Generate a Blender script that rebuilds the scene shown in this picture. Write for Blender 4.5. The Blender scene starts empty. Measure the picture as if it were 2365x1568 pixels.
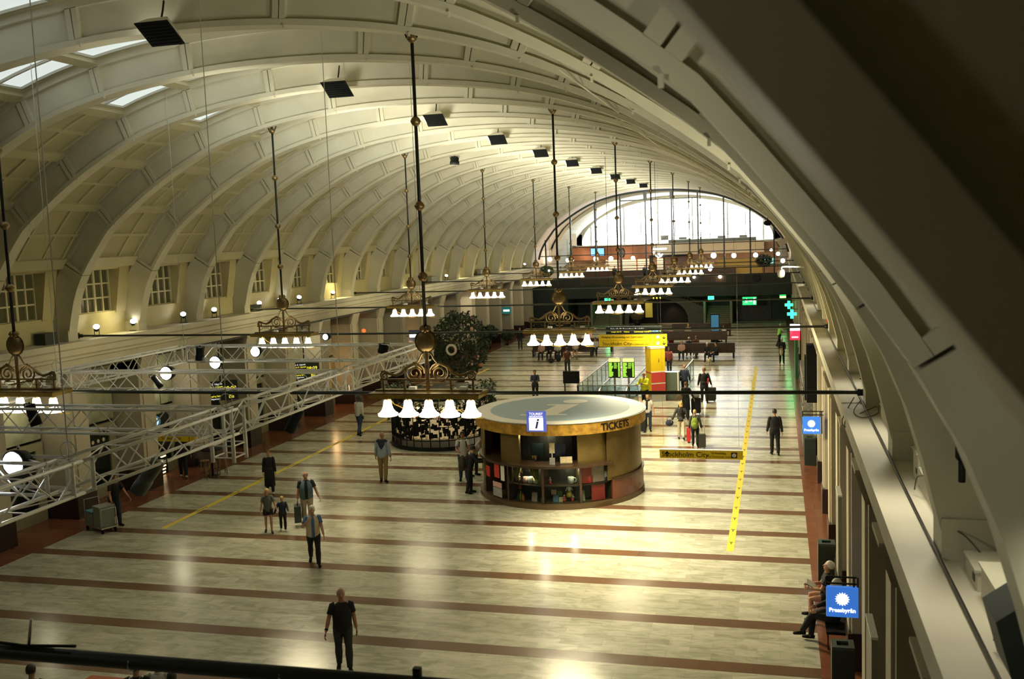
import bpy, bmesh, math, random
from mathutils import Vector, Matrix
import numpy as np
random.seed(7)
PI = math.pi
SC = bpy.context.scene
COL = SC.collection
R = math.radians

# ---------------------------------------------------------------- camera
CAMZ = 9.0
def cam_axes(yaw, pitch, roll):
    f = np.array([-math.sin(yaw)*math.cos(pitch), math.cos(yaw)*math.cos(pitch), -math.sin(pitch)])
    r = np.array([math.cos(yaw), math.sin(yaw), 0.0]); u = np.cross(r, f)
    c, s = math.cos(roll), math.sin(roll)
    return c*r + s*u, -s*r + c*u, f
CR, CU, CF = cam_axes(R(15.0), R(5.86), R(-2.15))
cd = bpy.data.cameras.new('camera')
cam = bpy.data.objects.new('camera', cd); COL.objects.link(cam)
cam.matrix_world = Matrix(((CR[0], CU[0], -CF[0], 0), (CR[1], CU[1], -CF[1], 0), (CR[2], CU[2], -CF[2], CAMZ), (0, 0, 0, 1)))
cd.sensor_width = 36; cd.lens = 35.0; cd.clip_start = .05; cd.clip_end = 400
cd.dof.use_dof = True; cd.dof.focus_distance = 26.0; cd.dof.aperture_fstop = 2.6
SC.camera = cam
# ---------------------------------------------------------------- world, exposure
w = bpy.data.worlds.new('world'); SC.world = w; w.use_nodes = True
bg = w.node_tree.nodes['Background']; bg.inputs[0].default_value = (.92, .96, 1, 1); bg.inputs[1].default_value = 1.0
SC.view_settings.view_transform = 'Standard'; SC.view_settings.look = 'None'
SC.view_settings.gamma = 1.0; SC.view_settings.use_curve_mapping = False
SC.view_settings.exposure = 1.48
SC.cycles.max_bounces = 4; SC.cycles.diffuse_bounces = 3; SC.cycles.glossy_bounces = 2
SC.cycles.transparent_max_bounces = 8; SC.cycles.transmission_bounces = 2
SC.cycles.caustics_reflective = False; SC.cycles.caustics_refractive = False
SC.cycles.sample_clamp_indirect = 4; SC.cycles.use_denoising = True
SC.cycles.use_light_tree = True; SC.cycles.use_adaptive_sampling = True; SC.cycles.adaptive_threshold = .04
def lamp(kind, loc, power, col=(1, .86, .6), aim=None, size=.15, angle=120, blend=.6, sy=None, parent=None):
    d = bpy.data.lights.new(kind.lower() + '_light', kind); d.energy = power; d.color = col
    o = bpy.data.objects.new(d.name, d); COL.objects.link(o); o.location = loc
    if kind == 'AREA':
        d.size = size
        if sy: d.shape = 'RECTANGLE'; d.size_y = sy
    else: d.shadow_soft_size = size
    if kind == 'SPOT': d.spot_size = R(angle); d.spot_blend = blend
    if aim is not None:
        o.rotation_euler = (Vector(aim) - Vector(loc)).to_track_quat('-Z', 'Y').to_euler()
    if parent: o.parent = parent
    return o
WARM = (1, .87, .54); NEUT = (1, .93, .80); GREENISH = (.90, 1, .80)
# daylight entering from the far end window and from the matching window behind the camera

# ---------------------------------------------------------------- helpers: pixel of the photo -> point on a plane
F_ = 2299.3
def ray(px, py):
    a, b = (px-1182.5)/F_, -(py-784)/F_
    return CR*a + CU*b + CF
def onz(px, py, z=0.0):
    d = ray(px, py); t = (z-CAMZ)/d[2]; return Vector((d[0]*t, d[1]*t, z))
def onx(px, py, x):
    d = ray(px, py); t = x/d[0]; return Vector((x, d[1]*t, CAMZ+d[2]*t))
def ony(px, py, y):
    d = ray(px, py); t = y/d[1]; return Vector((d[0]*t, y, CAMZ+d[2]*t))

# ---------------------------------------------------------------- materials
MATS = {}
def mat(name, col, rough=.55, metal=0.0, emit=0.0, var=0.0, scale=4.0, bump=0.0, alpha=None, spec=.5, ecol=None, coat=0):
    if name in MATS: return MATS[name]
    if 0 < emit < 3: emit *= .45
    m = bpy.data.materials.new(name); MATS[name] = m; m.use_nodes = True
    nt = m.node_tree; b = nt.nodes['Principled BSDF']
    b.inputs['Base Color'].default_value = (*col, 1); b.inputs['Roughness'].default_value = rough
    b.inputs['Metallic'].default_value = metal; b.inputs['Specular IOR Level'].default_value = spec
    if coat: b.inputs['Coat Weight'].default_value = coat
    if emit:
        b.inputs['Emission Color'].default_value = (*(ecol or col), 1); b.inputs['Emission Strength'].default_value = emit
    if var or bump:
        tc = nt.nodes.new('ShaderNodeTexCoord'); n = nt.nodes.new('ShaderNodeTexNoise')
        n.inputs['Scale'].default_value = scale; n.inputs['Detail'].default_value = 5
        nt.links.new(tc.outputs['Object'], n.inputs['Vector'])
        if var:
            r = nt.nodes.new('ShaderNodeValToRGB')
            r.color_ramp.elements[0].position = .3; r.color_ramp.elements[1].position = .7
            r.color_ramp.elements[0].color = (*[c*(1-var) for c in col], 1)
            r.color_ramp.elements[1].color = (*[min(1, c*(1+var*.6)) for c in col], 1)
            nt.links.new(n.outputs['Fac'], r.inputs[0]); nt.links.new(r.outputs[0], b.inputs['Base Color'])
        if bump:
            bp = nt.nodes.new('ShaderNodeBump'); bp.inputs['Strength'].default_value = bump; bp.inputs['Distance'].default_value = .02
            nt.links.new(n.outputs['Fac'], bp.inputs['Height']); nt.links.new(bp.outputs[0], b.inputs['Normal'])
    if alpha is not None:      # clear glass: mostly see-through with a reflection
        out = nt.nodes['Material Output']; t = nt.nodes.new('ShaderNodeBsdfTransparent'); mx = nt.nodes.new('ShaderNodeMixShader')
        t.inputs[0].default_value = (*[.5+.5*c for c in col], 1)
        mx.inputs[0].default_value = alpha; b.inputs['Base Color'].default_value = (.01, .012, .012, 1)
        nt.links.new(t.outputs[0], mx.inputs[1]); nt.links.new(b.outputs[0], mx.inputs[2]); nt.links.new(mx.outputs[0], out.inputs[0])
    return m
def plaster(name, col):
    """painted plaster with streaky stains that follow the vault"""
    m = mat(name, col, .62, var=.12, scale=.8, bump=.06)
    return m
M_RIB = plaster('cream_rib_paint', (.57, .55, .42))
M_VAULT = plaster('vault_plaster', (.47, .44, .27))
M_COFFER = plaster('coffer_frame_paint', (.54, .51, .33))
M_LEDGE = plaster('ledge_plaster', (.62, .58, .46))
M_PILLAR = plaster('pillar_stone', (.47, .42, .32))
M_PLINTH = mat('dark_plinth_stone', (.035, .022, .018), .3, var=.3)
M_BAY = plaster('bay_plaster', (.30, .27, .17))
M_GREENWALL = mat('dark_green_wall', (.018, .03, .022), .5, var=.3, scale=1.5)
M_IRON = mat('dark_iron', (.02, .022, .02), .45, .6)
M_STEEL = mat('brushed_steel', (.55, .55, .55), .3, 1.0)
M_ALU = mat('truss_aluminium', (.93, .92, .90), .3, .08)
M_BRASS = mat('aged_brass', (.26, .18, .08), .36, .8, var=.25, scale=12)
M_GILT = mat('pierced_gilt_trim', (.62, .45, .12), .38, .75, var=.4, scale=60)
M_BLACK = mat('matt_black', (.007, .008, .008), .7, spec=.2)
M_WHITE = mat('white_enamel', (.8, .79, .76), .4)
M_GLASS = mat('clear_glass', (.6, .75, .7), .03, alpha=.13)
M_SCREENGLASS = mat('screen_glass', (.8, .9, .88), .03, alpha=.06)
M_WOODDARK = mat('dark_wood', (.05, .027, .015), .35, var=.4, scale=6)
M_REDWOOD = mat('red_brown_veneer', (.15, .05, .03), .3, var=.25, scale=3)
M_YELLOW = mat('sign_yellow', (.85, .60, .01), .45)
M_SKIN = mat('skin', (.52, .28, .19), .5); M_SKIN2 = mat('skin_tan', (.42, .20, .12), .5); M_SKIN3 = mat('skin_dark', (.12, .06, .04), .5)
def fab(name, col): return mat('cloth_' + name, col, .85, var=.15, scale=25)

# ---------------------------------------------------------------- mesh builder
class MB:
    def __init__(s): s.v = []; s.f = []; s.sm = []
    def add(s, vs, fs, smooth=False):
        n = len(s.v); s.v += [tuple(p) for p in vs]
        for f in fs: s.f.append([i+n for i in f]); s.sm.append(smooth)
        return s
    def box(s, x0, x1, y0, y1, z0, z1, M=None):
        vs = [Vector((x, y, z)) for z in (z0, z1) for y in (y0, y1) for x in (x0, x1)]
        if M is not None: vs = [M @ v for v in vs]
        return s.add(vs, [(0, 2, 3, 1), (4, 5, 7, 6), (0, 1, 5, 4), (2, 6, 7, 3), (0, 4, 6, 2), (1, 3, 7, 5)])
    def cbox(s, c, d, M=None):
        return s.box(c[0]-d[0]/2, c[0]+d[0]/2, c[1]-d[1]/2, c[1]+d[1]/2, c[2]-d[2]/2, c[2]+d[2]/2, M)
    def tube(s, pts, r, n=8, cap=True, side=None):
        """round or oval tube along pts; r: radius, list of radii or list of (side, front) radii"""
        pts = [Vector(p) for p in pts]; m = len(pts)
        rs = r if isinstance(r, (list, tuple)) else [r]*m
        vs = []; prev = None
        for i, p in enumerate(pts):
            t = (pts[min(i+1, m-1)] - pts[max(i-1, 0)])
            if t.length < 1e-9: t = Vector((0, 0, 1))
            t.normalize()
            if side is not None: a = Vector(side)
            elif prev is not None: a = prev
            else: a = Vector((1, 0, 0)) if abs(t.x) < .9 else Vector((0, 1, 0))
            a = a - t*a.dot(t)
            if a.length < 1e-6: a = Vector((0, 1, 0)) - t*t.y
            a.normalize(); prev = a; b = t.cross(a)
            q = rs[i]; ra, rb = q if isinstance(q, (list, tuple)) else (q, q)
            for k in range(n):
                c = 2*PI*k/n; vs.append(p + a*(ra*math.cos(c)) + b*(rb*math.sin(c)))
        fs = [(i*n+k, i*n+(k+1) % n, (i+1)*n+(k+1) % n, (i+1)*n+k) for i in range(m-1) for k in range(n)]
        if cap: fs += [tuple(range(n-1, -1, -1)), tuple((m-1)*n+k for k in range(n))]
        return s.add(vs, fs, n > 5)
    def cyl(s, p0, p1, r0, r1=None, n=12): return s.tube([p0, p1], [r0, r0 if r1 is None else r1], n)
    def lathe(s, prof, o=(0, 0, 0), n=16, M=None):
        vs = []; o = Vector(o)
        for r, z in prof:
            for k in range(n):
                v = Vector((r*math.cos(2*PI*k/n), r*math.sin(2*PI*k/n), z))
                vs.append(o + (M @ v if M is not None else v))
        m = len(prof)
        fs = [(i*n+k, i*n+(k+1) % n, (i+1)*n+(k+1) % n, (i+1)*n+k) for i in range(m-1) for k in range(n)]
        if prof[0][0] > 1e-6: fs.append(tuple(range(n-1, -1, -1)))
        if prof[-1][0] > 1e-6: fs.append(tuple((m-1)*n+k for k in range(n)))
        return s.add(vs, fs, True)
    def ball(s, c, r, n=10, sc=(1, 1, 1), M=None):
        vs = []; m = n//2+1; c = Vector(c)
        for i in range(m):
            a = PI*i/(m-1)
            for k in range(n):
                v = Vector((r*sc[0]*math.sin(a)*math.cos(2*PI*k/n), r*sc[1]*math.sin(a)*math.sin(2*PI*k/n), -r*sc[2]*math.cos(a)))
                vs.append(c + (M @ v if M is not None else v))
        fs = [(i*n+k, i*n+(k+1) % n, (i+1)*n+(k+1) % n, (i+1)*n+k) for i in range(m-1) for k in range(n)]
        return s.add(vs, fs, True)
    def prism(s, poly, axis, a0, a1):
        """extrude a 2D polygon along an axis: 'y' -> poly is (x, z); 'x' -> (y, z); 'z' -> (x, y)"""
        def P(u, v, a): return {'y': (u, a, v), 'x': (a, u, v), 'z': (u, v, a)}[axis]
        n = len(poly); vs = [P(u, v, a0) for u, v in poly] + [P(u, v, a1) for u, v in poly]
        fs = [tuple(range(n)), tuple(range(2*n-1, n-1, -1))] + [(i, i+n, (i+1) % n+n, (i+1) % n) for i in range(n)]
        return s.add(vs, fs)
    def arc(s, r0, r1, a0, a1, z0, z1, n=24, o=(0, 0)):
        """ring sector; angle 0 faces -y, grows towards +x, in degrees"""
        vs = []
        for i in range(n+1):
            a = R(a0 + (a1-a0)*i/n); sx, cy = math.sin(a), -math.cos(a)
            for r, z in ((r0, z0), (r1, z0), (r1, z1), (r0, z1)): vs.append((o[0]+r*sx, o[1]+r*cy, z))
        fs = [(i*4+k, i*4+(k+1) % 4, i*4+4+(k+1) % 4, i*4+4+k) for i in range(n) for k in range(4)]
        if abs(a1-a0) < 359.9: fs += [(3, 2, 1, 0), tuple(n*4+k for k in range(4))]
        return s.add(vs, fs)
    def obj(s, name, m, parent=None, loc=None, fix=True):
        me = bpy.data.meshes.new(name); me.from_pydata(s.v, [], s.f)
        me.polygons.foreach_set('use_smooth', s.sm)
        if fix:
            b = bmesh.new(); b.from_mesh(me); bmesh.ops.recalc_face_normals(b, faces=b.faces); b.to_mesh(me); b.free()
        me.update()
        if m: me.materials.append(m)
        o = bpy.data.objects.new(name, me); COL.objects.link(o)
        if parent: o.parent = parent
        if loc is not None: o.location = loc
        if any(s.sm) and not all(s.sm): pass
        return o
def tag(o, label, cat, group=None, kind=None):
    o['label'] = label; o['category'] = cat
    if group: o['group'] = group
    if kind: o['kind'] = kind
    return o
def thing(name, label, cat, loc=(0, 0, 0), rz=0.0, group=None):
    o = bpy.data.objects.new(name, None); COL.objects.link(o)
    o.location = loc; o.rotation_euler = (0, 0, rz); o.empty_display_size = .2
    return tag(o, label, cat, group)
def struct(o): o['kind'] = 'structure'; return o
KIDS = {}
def dup(root, loc, rz=None, label=None):
    r = root.copy(); COL.objects.link(r); r.location = loc
    if rz is not None: r.rotation_euler = (0, 0, rz)
    if label: r['label'] = label
    def rec(a, b):
        for ch in list(a.children):
            c = ch.copy(); COL.objects.link(c); c.parent = b; rec(ch, c)
    rec(root, r); return r
ORD = ['nearest', 'second', 'third', 'fourth', 'fifth', 'sixth', 'seventh', 'eighth', 'ninth', 'tenth', 'eleventh', 'twelfth', 'thirteenth', 'fourteenth', 'fifteenth', 'sixteenth', 'seventeenth', 'eighteenth', 'nineteenth', 'twentieth', 'twenty-first', 'twenty-second', 'twenty-third', 'twenty-fourth', 'twenty-fifth', 'twenty-sixth', 'twenty-seventh', 'twenty-eighth']
def bent(o, rad):
    """bend lettering (in local x) around a vertical cylinder of this radius"""
    for v in o.data.vertices:
        a = v.co.x/rad; rr = rad + v.co.z
        v.co = Vector((rr*math.sin(a), v.co.y, rr*math.cos(a)-rad))
def text(s, size, m, parent=None, loc=(0, 0, 0), rot=(PI/2, 0, 0), name='lettering', depth=.004, align='CENTER', shear=0, bold=0):
    c = bpy.data.curves.new(name, 'FONT'); c.body = s; c.size = size; c.align_x = align; c.align_y = 'CENTER'
    c.extrude = depth; c.resolution_u = 3; c.shear = shear; c.offset = bold
    t = bpy.data.objects.new('tmp', c); COL.objects.link(t)
    me = bpy.data.meshes.new_from_object(t.evaluated_get(bpy.context.evaluated_depsgraph_get()))
    bpy.data.objects.remove(t); bpy.data.curves.remove(c)
    me.name = name; me.materials.clear(); me.materials.append(m)
    o = bpy.data.objects.new(name, me); COL.objects.link(o); o.location = loc; o.rotation_euler = rot
    if parent: o.parent = parent
    return o
# ================================================================ THE HALL
XC = -10.83; PITCH = 3.85; Y0 = 28.41
YMIN, YMAX = -8.0, 94.6
def rib_y(k): return Y0 + PITCH*k
_base = [(12.27, 6.0), (11.93, 7.35), (11.50, 8.26), (10.76, 9.25), (10.20, 9.86), (8.47, 11.07), (6.55, 12.05), (4.50, 12.65), (2.15, 12.98)]
_ctl = [(-a, b) for a, b in _base] + [(0, 13.07)] + [(a, b) for a, b in reversed(_base)]
def catmull(P, n):
    out = []
    for i in range(len(P)-1):
        p0, p1, p2, p3 = (Vector(P[max(i-1, 0)]), Vector(P[i]), Vector(P[i+1]), Vector(P[min(i+2, len(P)-1)]))
        for j in range(n):
            t = j/n
            out.append(.5*((2*p1) + (p2-p0)*t + (2*p0-5*p1+4*p2-p3)*t*t + (3*p1-p0-3*p2+p3)*t**3))
    out.append(Vector(P[-1])); return out
CUR = catmull(_ctl, 8)
_len = [0.0]
for i in range(1, len(CUR)): _len.append(_len[-1] + (CUR[i]-CUR[i-1]).length)
LTOT = _len[-1]
def at(sv):
    sv = max(0, min(LTOT, sv))
    for i in range(1, len(CUR)):
        if _len[i] >= sv: break
    t = (sv-_len[i-1])/max(1e-9, _len[i]-_len[i-1]); p = CUR[i-1].lerp(CUR[i], t)
    a, b = CUR[max(i-2, 0)], CUR[min(i+1, len(CUR)-1)]
    tg = (b-a).normalized(); return p, Vector((-tg.y, tg.x))
def slen(d):      # arc length of the point at signed distance d from the crown line
    for i in range(1, len(CUR)):
        if CUR[i].x >= d: return _len[i-1] + (_len[i]-_len[i-1])*(d-CUR[i-1].x)/(CUR[i].x-CUR[i-1].x)
JD = [-11.50, -10.20, -8.47, -6.55, -4.55, -2.15, 2.15, 4.55, 6.55, 8.47, 10.20, 11.50]
JS = [slen(d) for d in JD]
def band(mb, r0, r1, y0, y1, s0, s1, step=.45):
    n = max(1, int((s1-s0)/step)); vs = []
    for i in range(n+1):
        p, N = at(s0 + (s1-s0)*i/n)
        for r, y in ((r0, y0), (r1, y0), (r1, y1), (r0, y1)):
            q = p + N*r; vs.append((XC+q.x, y, q.y))
    fs = [(i*4+k, i*4+(k+1) % 4, i*4+4+(k+1) % 4, i*4+4+k) for i in range(n) for k in range(4)] + [(3, 2, 1, 0), tuple(n*4+k for k in range(4))]
    mb.add(vs, fs)
RD = .85      # depth of a rib
def make_rib():
    m = MB(); T = .40; g = .013
    band(m, .03, RD, .09, T-.09, JS[0], JS[-1])
    band(m, 0, .115, 0, T, JS[0]+g, JS[-1]-g)
    band(m, .70, RD, .0, T, JS[0]+g, JS[-1]-g)
    for j, s in enumerate(JS):
        hw = .125
        if 0 < j < len(JS)-1:
            band(m, .11, .71, 0, T, s-hw, s-g); band(m, .11, .71, 0, T, s+g, s+hw)
    band(m, .11, .71, 0, T, JS[0]+g, JS[0]+.12); band(m, .11, .71, 0, T, JS[-1]-.12, JS[-1]-g)
    band(m, 0, RD, 0, T, 0, JS[0]-g); band(m, 0, RD, 0, T, JS[-1]+g, LTOT)
    for s in (-1, 1):       # footing block on the ledge
        x = XC + s*12.7; m.box(x-.50, x+.50, -.04, T+.04, 6.0, 6.42)
    # cable clips on the soffit edge
    for s in JS[1:-1]:
        p, N = at(s+.12); q = p - N*.05
        m.cbox((XC+q.x, -.015, q.y+.03), (.03, .03, .07))
    return m.obj('trim_1', M_RIB)
rib0 = make_rib(); struct(rib0); rib0.location = (0, rib_y(-9), 0)
for i, k in enumerate(range(-8, 18)):
    r = rib0.copy(); COL.objects.link(r); r.name = 'trim_%d' % (i+2); r.location = (0, rib_y(k), 0)

# vault shell with coffer frames between the ribs, skylight bays left open in the near left haunch
SKY = (JS[3]+.25, JS[5]-.25)
sky_bays = [k for k in range(-9, 17) if k <= 2]
def shell_bay(m, fr, k):
    y0, y1 = rib_y(k)+.2, rib_y(k+1)+.2
    def sh(a, b): band(m, RD, RD+.15, y0, y1, a, b)
    if k in sky_bays:
        sh(JS[0]-.1, SKY[0]); sh(SKY[1], JS[-1]+.1)
        band(m, RD, RD+.15, y0, y0+.35, *SKY); band(m, RD, RD+.15, y1-.35, y1, *SKY)
    else: sh(JS[0]-.1, JS[-1]+.1)
    ya, yb = y0+.2, y1-.2; w = yb-ya
    for j, s in enumerate(JS):
        if j in (5, 6): continue
        band(fr, RD-.10, RD+.01, ya, yb, s-.16, s+.16)
    for a, b in zip(JS[:-1], JS[1:]):
        i = JS.index(a)
        if i in (5,) or (k in sky_bays and i in (3, 4)): continue
        md = (a+b)/2
        band(fr, RD-.05, RD+.01, ya, yb, md-.05, md+.05)
        for u in (.0, .36, .68, .94):
            band(fr, RD-.05, RD+.01, ya+u*w, ya+u*w+.09, a+.16, b-.16)
m, fr = MB(), MB()
for k in range(-9, 17): shell_bay(m, fr, k)
ce = struct(m.obj('ceiling', M_VAULT)); f2 = fr.obj('coffer_frame', M_COFFER, ce)
M_SKY = mat('skylight_glass', (.42, .46, .44), .12, emit=.75, ecol=(.70, .78, .76), coat=.3)
M_SKYFRAME = mat('skylight_frame', (.45, .43, .36), .5)
wn = 0
for k in sky_bays:
    y0, y1 = rib_y(k)+.55, rib_y(k+1)-.15; g, b = MB(), MB()
    band(g, RD+.06, RD+.09, y0, y1, *SKY)
    for u in (0, .25, .5, .75, 1):
        yy = y0+(y1-y0)*u; band(b, RD+.0, RD+.10, yy-.03, yy+.03, *SKY)
    for s in (SKY[0], (SKY[0]+SKY[1])/2, SKY[1]): band(b, RD, RD+.10, y0, y1, s-.04, s+.04)
    wn += 1; wo = struct(b.obj('window_%d' % wn, M_SKYFRAME)); g.obj('skylight_pane', M_SKY, wo)

# side walls above the ledge: piers, sills, lintels, with a window in every left bay
M_WALL = plaster('upper_wall_plaster', (.55, .49, .27))
PANES = [mat('window_pane_dark', (.02, .025, .02), .06, spec=.6, emit=.004, ecol=(.5, .5, .2)),
         mat('window_pane_amber', (.06, .045, .012), .08, spec=.5, emit=.035, ecol=(.8, .55, .16)),
         mat('window_pane_olive', (.045, .04, .012), .08, spec=.5, emit=.02, ecol=(.65, .6, .2))]
M_WINFRAME = mat('window_frame_paint', (.66, .60, .40), .5)
for side in (-1, 1):
    m = MB(); e = lambda a: XC + side*a
    def bx(a, b, y0, y1, z0, z1): m.box(min(e(a), e(b)), max(e(a), e(b)), y0, y1, z0, z1)
    for k in range(-9, 17):
        ya, yb = rib_y(k)+.2, rib_y(k+1)+.2
        bx(12.78, 13.2, ya, yb, 6.0, 6.86); bx(12.80, 13.2, ya, yb, 8.40, 8.75)
        m.prism([(e(12.18), 8.62), (e(12.30), 8.98), (e(13.2), 8.98), (e(13.2), 8.40), (e(12.55), 8.40)], 'y', ya, yb)
        for p, q in ((ya, ya+.55), (yb-.75, yb)): m.prism([(e(12.75), 6.8), (e(12.45), 8.5), (e(13.2), 8.5), (e(13.2), 6.8)], 'y', p, q)
        if side > 0: bx(12.9, 13.2, ya, yb, 6.8, 8.45)
    struct(m.obj('wall_left_upper' if side < 0 else 'wall_right_upper', M_WALL))
for k in range(-3, 16):
    ya, yb = rib_y(k)+.75, rib_y(k+1)-.55; x = XC-13.0; z0, z1 = 6.86, 8.40; f, g = MB(), MB()
    n = 6
    for i in range(n+1):
        yy = ya+(yb-ya)*i/n; t = .035 if i % 2 else .05
        f.box(x-.04, x+.05, yy-t, yy+t, z0, z1)
    for j in range(4):
        zz = z0+(z1-z0)*j/3; f.box(x-.03, x+.045, ya, yb, zz-.028, zz+.028)
    g.box(x-.03, x-.015, ya, yb, z0, z1)
    wn += 1; wo = struct(f.obj('window_%d' % wn, M_WINFRAME)); g.obj('pane', PANES[0] if k == -3 else PANES[1 if k % 3 == -1 or k == -2 else 2], wo)

# ledges with moulded cornice
for side in (-1, 1):
    prof = [(11.85, 6.05), (11.85, 5.86), (11.91, 5.80), (11.91, 5.62), (11.98, 5.56), (11.98, 5.48), (12.05, 5.44), (12.14, 5.05), (13.4, 5.05), (13.4, 6.05)]
    m = MB(); m.prism([(XC+side*a, b) for a, b in prof], 'y', YMIN, 99.0)
    struct(m.obj('trim_40' if side < 0 else 'trim_41', M_LEDGE))
# arcade pillars with flared heads and dark plinths
def make_pillar(side):
    m = MB(); e = lambda a: XC+side*a
    def q(a, b, y0, y1, z0, z1): m.box(min(e(a), e(b)), max(e(a), e(b)), y0, y1, z0, z1)
    q(12.23, 13.5, -.46, .46, .7, 5.06); q(12.18, 13.5, -.30, .30, .7, 4.55)
    m.prism([(e(12.18), 4.5), (e(12.02), 5.0), (e(12.02), 5.06), (e(13.4), 5.06), (e(13.4), 4.5)], 'y', -.46, .46)
    o = m.obj('trim_pillar', M_PILLAR); p = MB(); p.box(min(e(12.15), e(13.52)), max(e(12.15), e(13.52)), -.5, .5, 0, .78); p.obj('plinth', M_PLINTH, o)
    return struct(o)
tn = 50
for side in (-1, 1):
    p0 = make_pillar(side)
    for i, k in enumerate(range(-9, 19)):
        o = p0 if i == 0 else dup(p0, (0, 0, 0)); o.name = 'trim_%d' % tn; tn += 1; o.location = (0, rib_y(k)+.2, 0)

# floor: pale marble slabs, red-brown stripes across, red-brown borders along the arcades
def floor_mat():
    m = bpy.data.materials.new('marble_floor'); m.use_nodes = True; nt = m.node_tree; N = nt.nodes; L = nt.links
    b = N['Principled BSDF']; tc = N.new('ShaderNodeTexCoord'); sep = N.new('ShaderNodeSeparateXYZ'); L.new(tc.outputs['Object'], sep.inputs[0])
    def mth(op, a, c=None):
        n = N.new('ShaderNodeMath'); n.operation = op
        for i, v in enumerate((a, c)):
            if v is None: continue
            if isinstance(v, (int, float)): n.inputs[i].default_value = v
            else: L.new(v, n.inputs[i])
        return n.outputs[0]
    br = N.new('ShaderNodeTexBrick'); L.new(tc.outputs['Object'], br.inputs['Vector'])
    for k, v in (('Scale', 1), ('Mortar Size', .003), ('Brick Width', .95), ('Row Height', .31), ('Bias', 0), ('Mortar Smooth', .3)): br.inputs[k].default_value = v
    br.inputs['Color1'].default_value = (.46, .44, .35, 1); br.inputs['Color2'].default_value = (.62, .60, .50, 1); br.inputs['Mortar'].default_value = (.34, .32, .25, 1)
    mp = N.new('ShaderNodeMapping'); L.new(tc.outputs['Object'], mp.inputs[0]); mp.inputs['Rotation'].default_value = (0, 0, .5); mp.inputs['Scale'].default_value = (1, 2.6, 1)
    no = N.new('ShaderNodeTexNoise'); no.inputs['Scale'].default_value = 1.7; no.inputs['Detail'].default_value = 7; no.inputs['Distortion'].default_value = 1.2; L.new(mp.outputs[0], no.inputs['Vector'])
    rp = N.new('ShaderNodeValToRGB'); rp.color_ramp.elements[0].position = .36; rp.color_ramp.elements[0].color = (.66, .71, .64, 1); rp.color_ramp.elements[1].position = .58; rp.color_ramp.elements[1].color = (1, 1, 1, 1)
    L.new(no.outputs['Fac'], rp.inputs[0])
    mu = N.new('ShaderNodeMix'); mu.data_type = 'RGBA'; mu.blend_type = 'MULTIPLY'; mu.inputs[0].default_value = .85; L.new(br.outputs['Color'], mu.inputs[6]); L.new(rp.outputs[0], mu.inputs[7])
    rb = N.new('ShaderNodeTexBrick'); L.new(tc.outputs['Object'], rb.inputs['Vector'])
    for k, v in (('Scale', 1), ('Mortar Size', .004), ('Brick Width', 1.1), ('Row Height', .5)): rb.inputs[k].default_value = v
    rb.inputs['Color1'].default_value = (.135, .075, .042, 1); rb.inputs['Color2'].default_value = (.17, .092, .05, 1); rb.inputs['Mortar'].default_value = (.11, .05, .035, 1)
    # stripes
    fr = mth('FRACT', mth('DIVIDE', mth('SUBTRACT', sep.outputs[1], 22.30), 2.345)); st = mth('LESS_THAN', fr, .205)
    lf = mth('LESS_THAN', sep.outputs[0], -21.95); rt = mth('GREATER_THAN', sep.outputs[0], .80)
    fc = mth('MAXIMUM', st, mth('MAXIMUM', lf, rt))
    mx = N.new('ShaderNodeMix'); mx.data_type = 'RGBA'; L.new(fc, mx.inputs[0]); L.new(mu.outputs[2], mx.inputs[6]); L.new(rb.outputs['Color'], mx.inputs[7])
    bd = N.new('ShaderNodeMix'); bd.data_type = 'RGBA'; bd.blend_type = 'MULTIPLY'; L.new(mth('MAXIMUM', lf, rt), bd.inputs[0]); L.new(mx.outputs[2], bd.inputs[6]); bd.inputs[7].default_value = (1.35, .92, .85, 1)
    L.new(bd.outputs[2], b.inputs['Base Color'])
    rr = N.new('ShaderNodeMapRange'); L.new(no.outputs['Fac'], rr.inputs[0]); rr.inputs[3].default_value = .15; rr.inputs[4].default_value = .28
    L.new(rr.outputs[0], b.inputs['Roughness']); b.inputs['Specular IOR Level'].default_value = .36
    return m
m = MB(); m.box(-26.5, 5.0, YMIN, 113, -.2, 0); struct(m.obj('floor', floor_mat()))

# ground floor walls of the arcades, end walls
M_BAYDARK = mat('shop_dark', (.025, .022, .015), .5, var=.3)
m = MB(); m.box(-25.6, -25.3, YMIN, 112, 0, 5.1); struct(m.obj('wall_left', M_BAY))
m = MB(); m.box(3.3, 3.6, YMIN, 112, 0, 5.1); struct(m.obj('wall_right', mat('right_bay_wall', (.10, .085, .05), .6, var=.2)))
m = MB(); m.box(-26.2, 4.2, YMIN-.3, YMIN, -.2, 15); struct(m.obj('wall_near', M_WALL))
m = MB(); m.box(-26, -22.9, YMIN, 99, 5.02, 5.1); m.box(1.4, 4.2, YMIN, 99, 5.02, 5.1); struct(m.obj('trim_43', M_BAYDARK))

# far end: deep arched wall with the big fan window
def arch_pts(half, zb, zt, n=40, p=2.0):
    return [(half*math.cos(PI*(1-i/n)), zb + (zt-zb)*math.sin(PI*i/n)) for i in range(n+1)]
def arch_wall(m, inner, outer, y0, y1):
    n = len(inner); vs = []
    for y in (y0, y1):
        vs += [(XC+x, y, z) for x, z in inner] + [(XC+x, y, z) for x, z in outer]
    for i in range(n-1):
        m.add([vs[i], vs[i+1], vs[n+i+1], vs[n+i]], [(0, 1, 2, 3)]); o = 2*n
        m.add([vs[o+i], vs[o+i+1], vs[o+n+i+1], vs[o+n+i]], [(0, 3, 2, 1)])
        m.add([vs[i], vs[i+1], vs[o+i+1], vs[o+i]], [(0, 3, 2, 1)])
        m.add([vs[n+i], vs[n+i+1], vs[o+n+i+1], vs[o+n+i]], [(0, 1, 2, 3)])
FARY = 112.0
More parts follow.
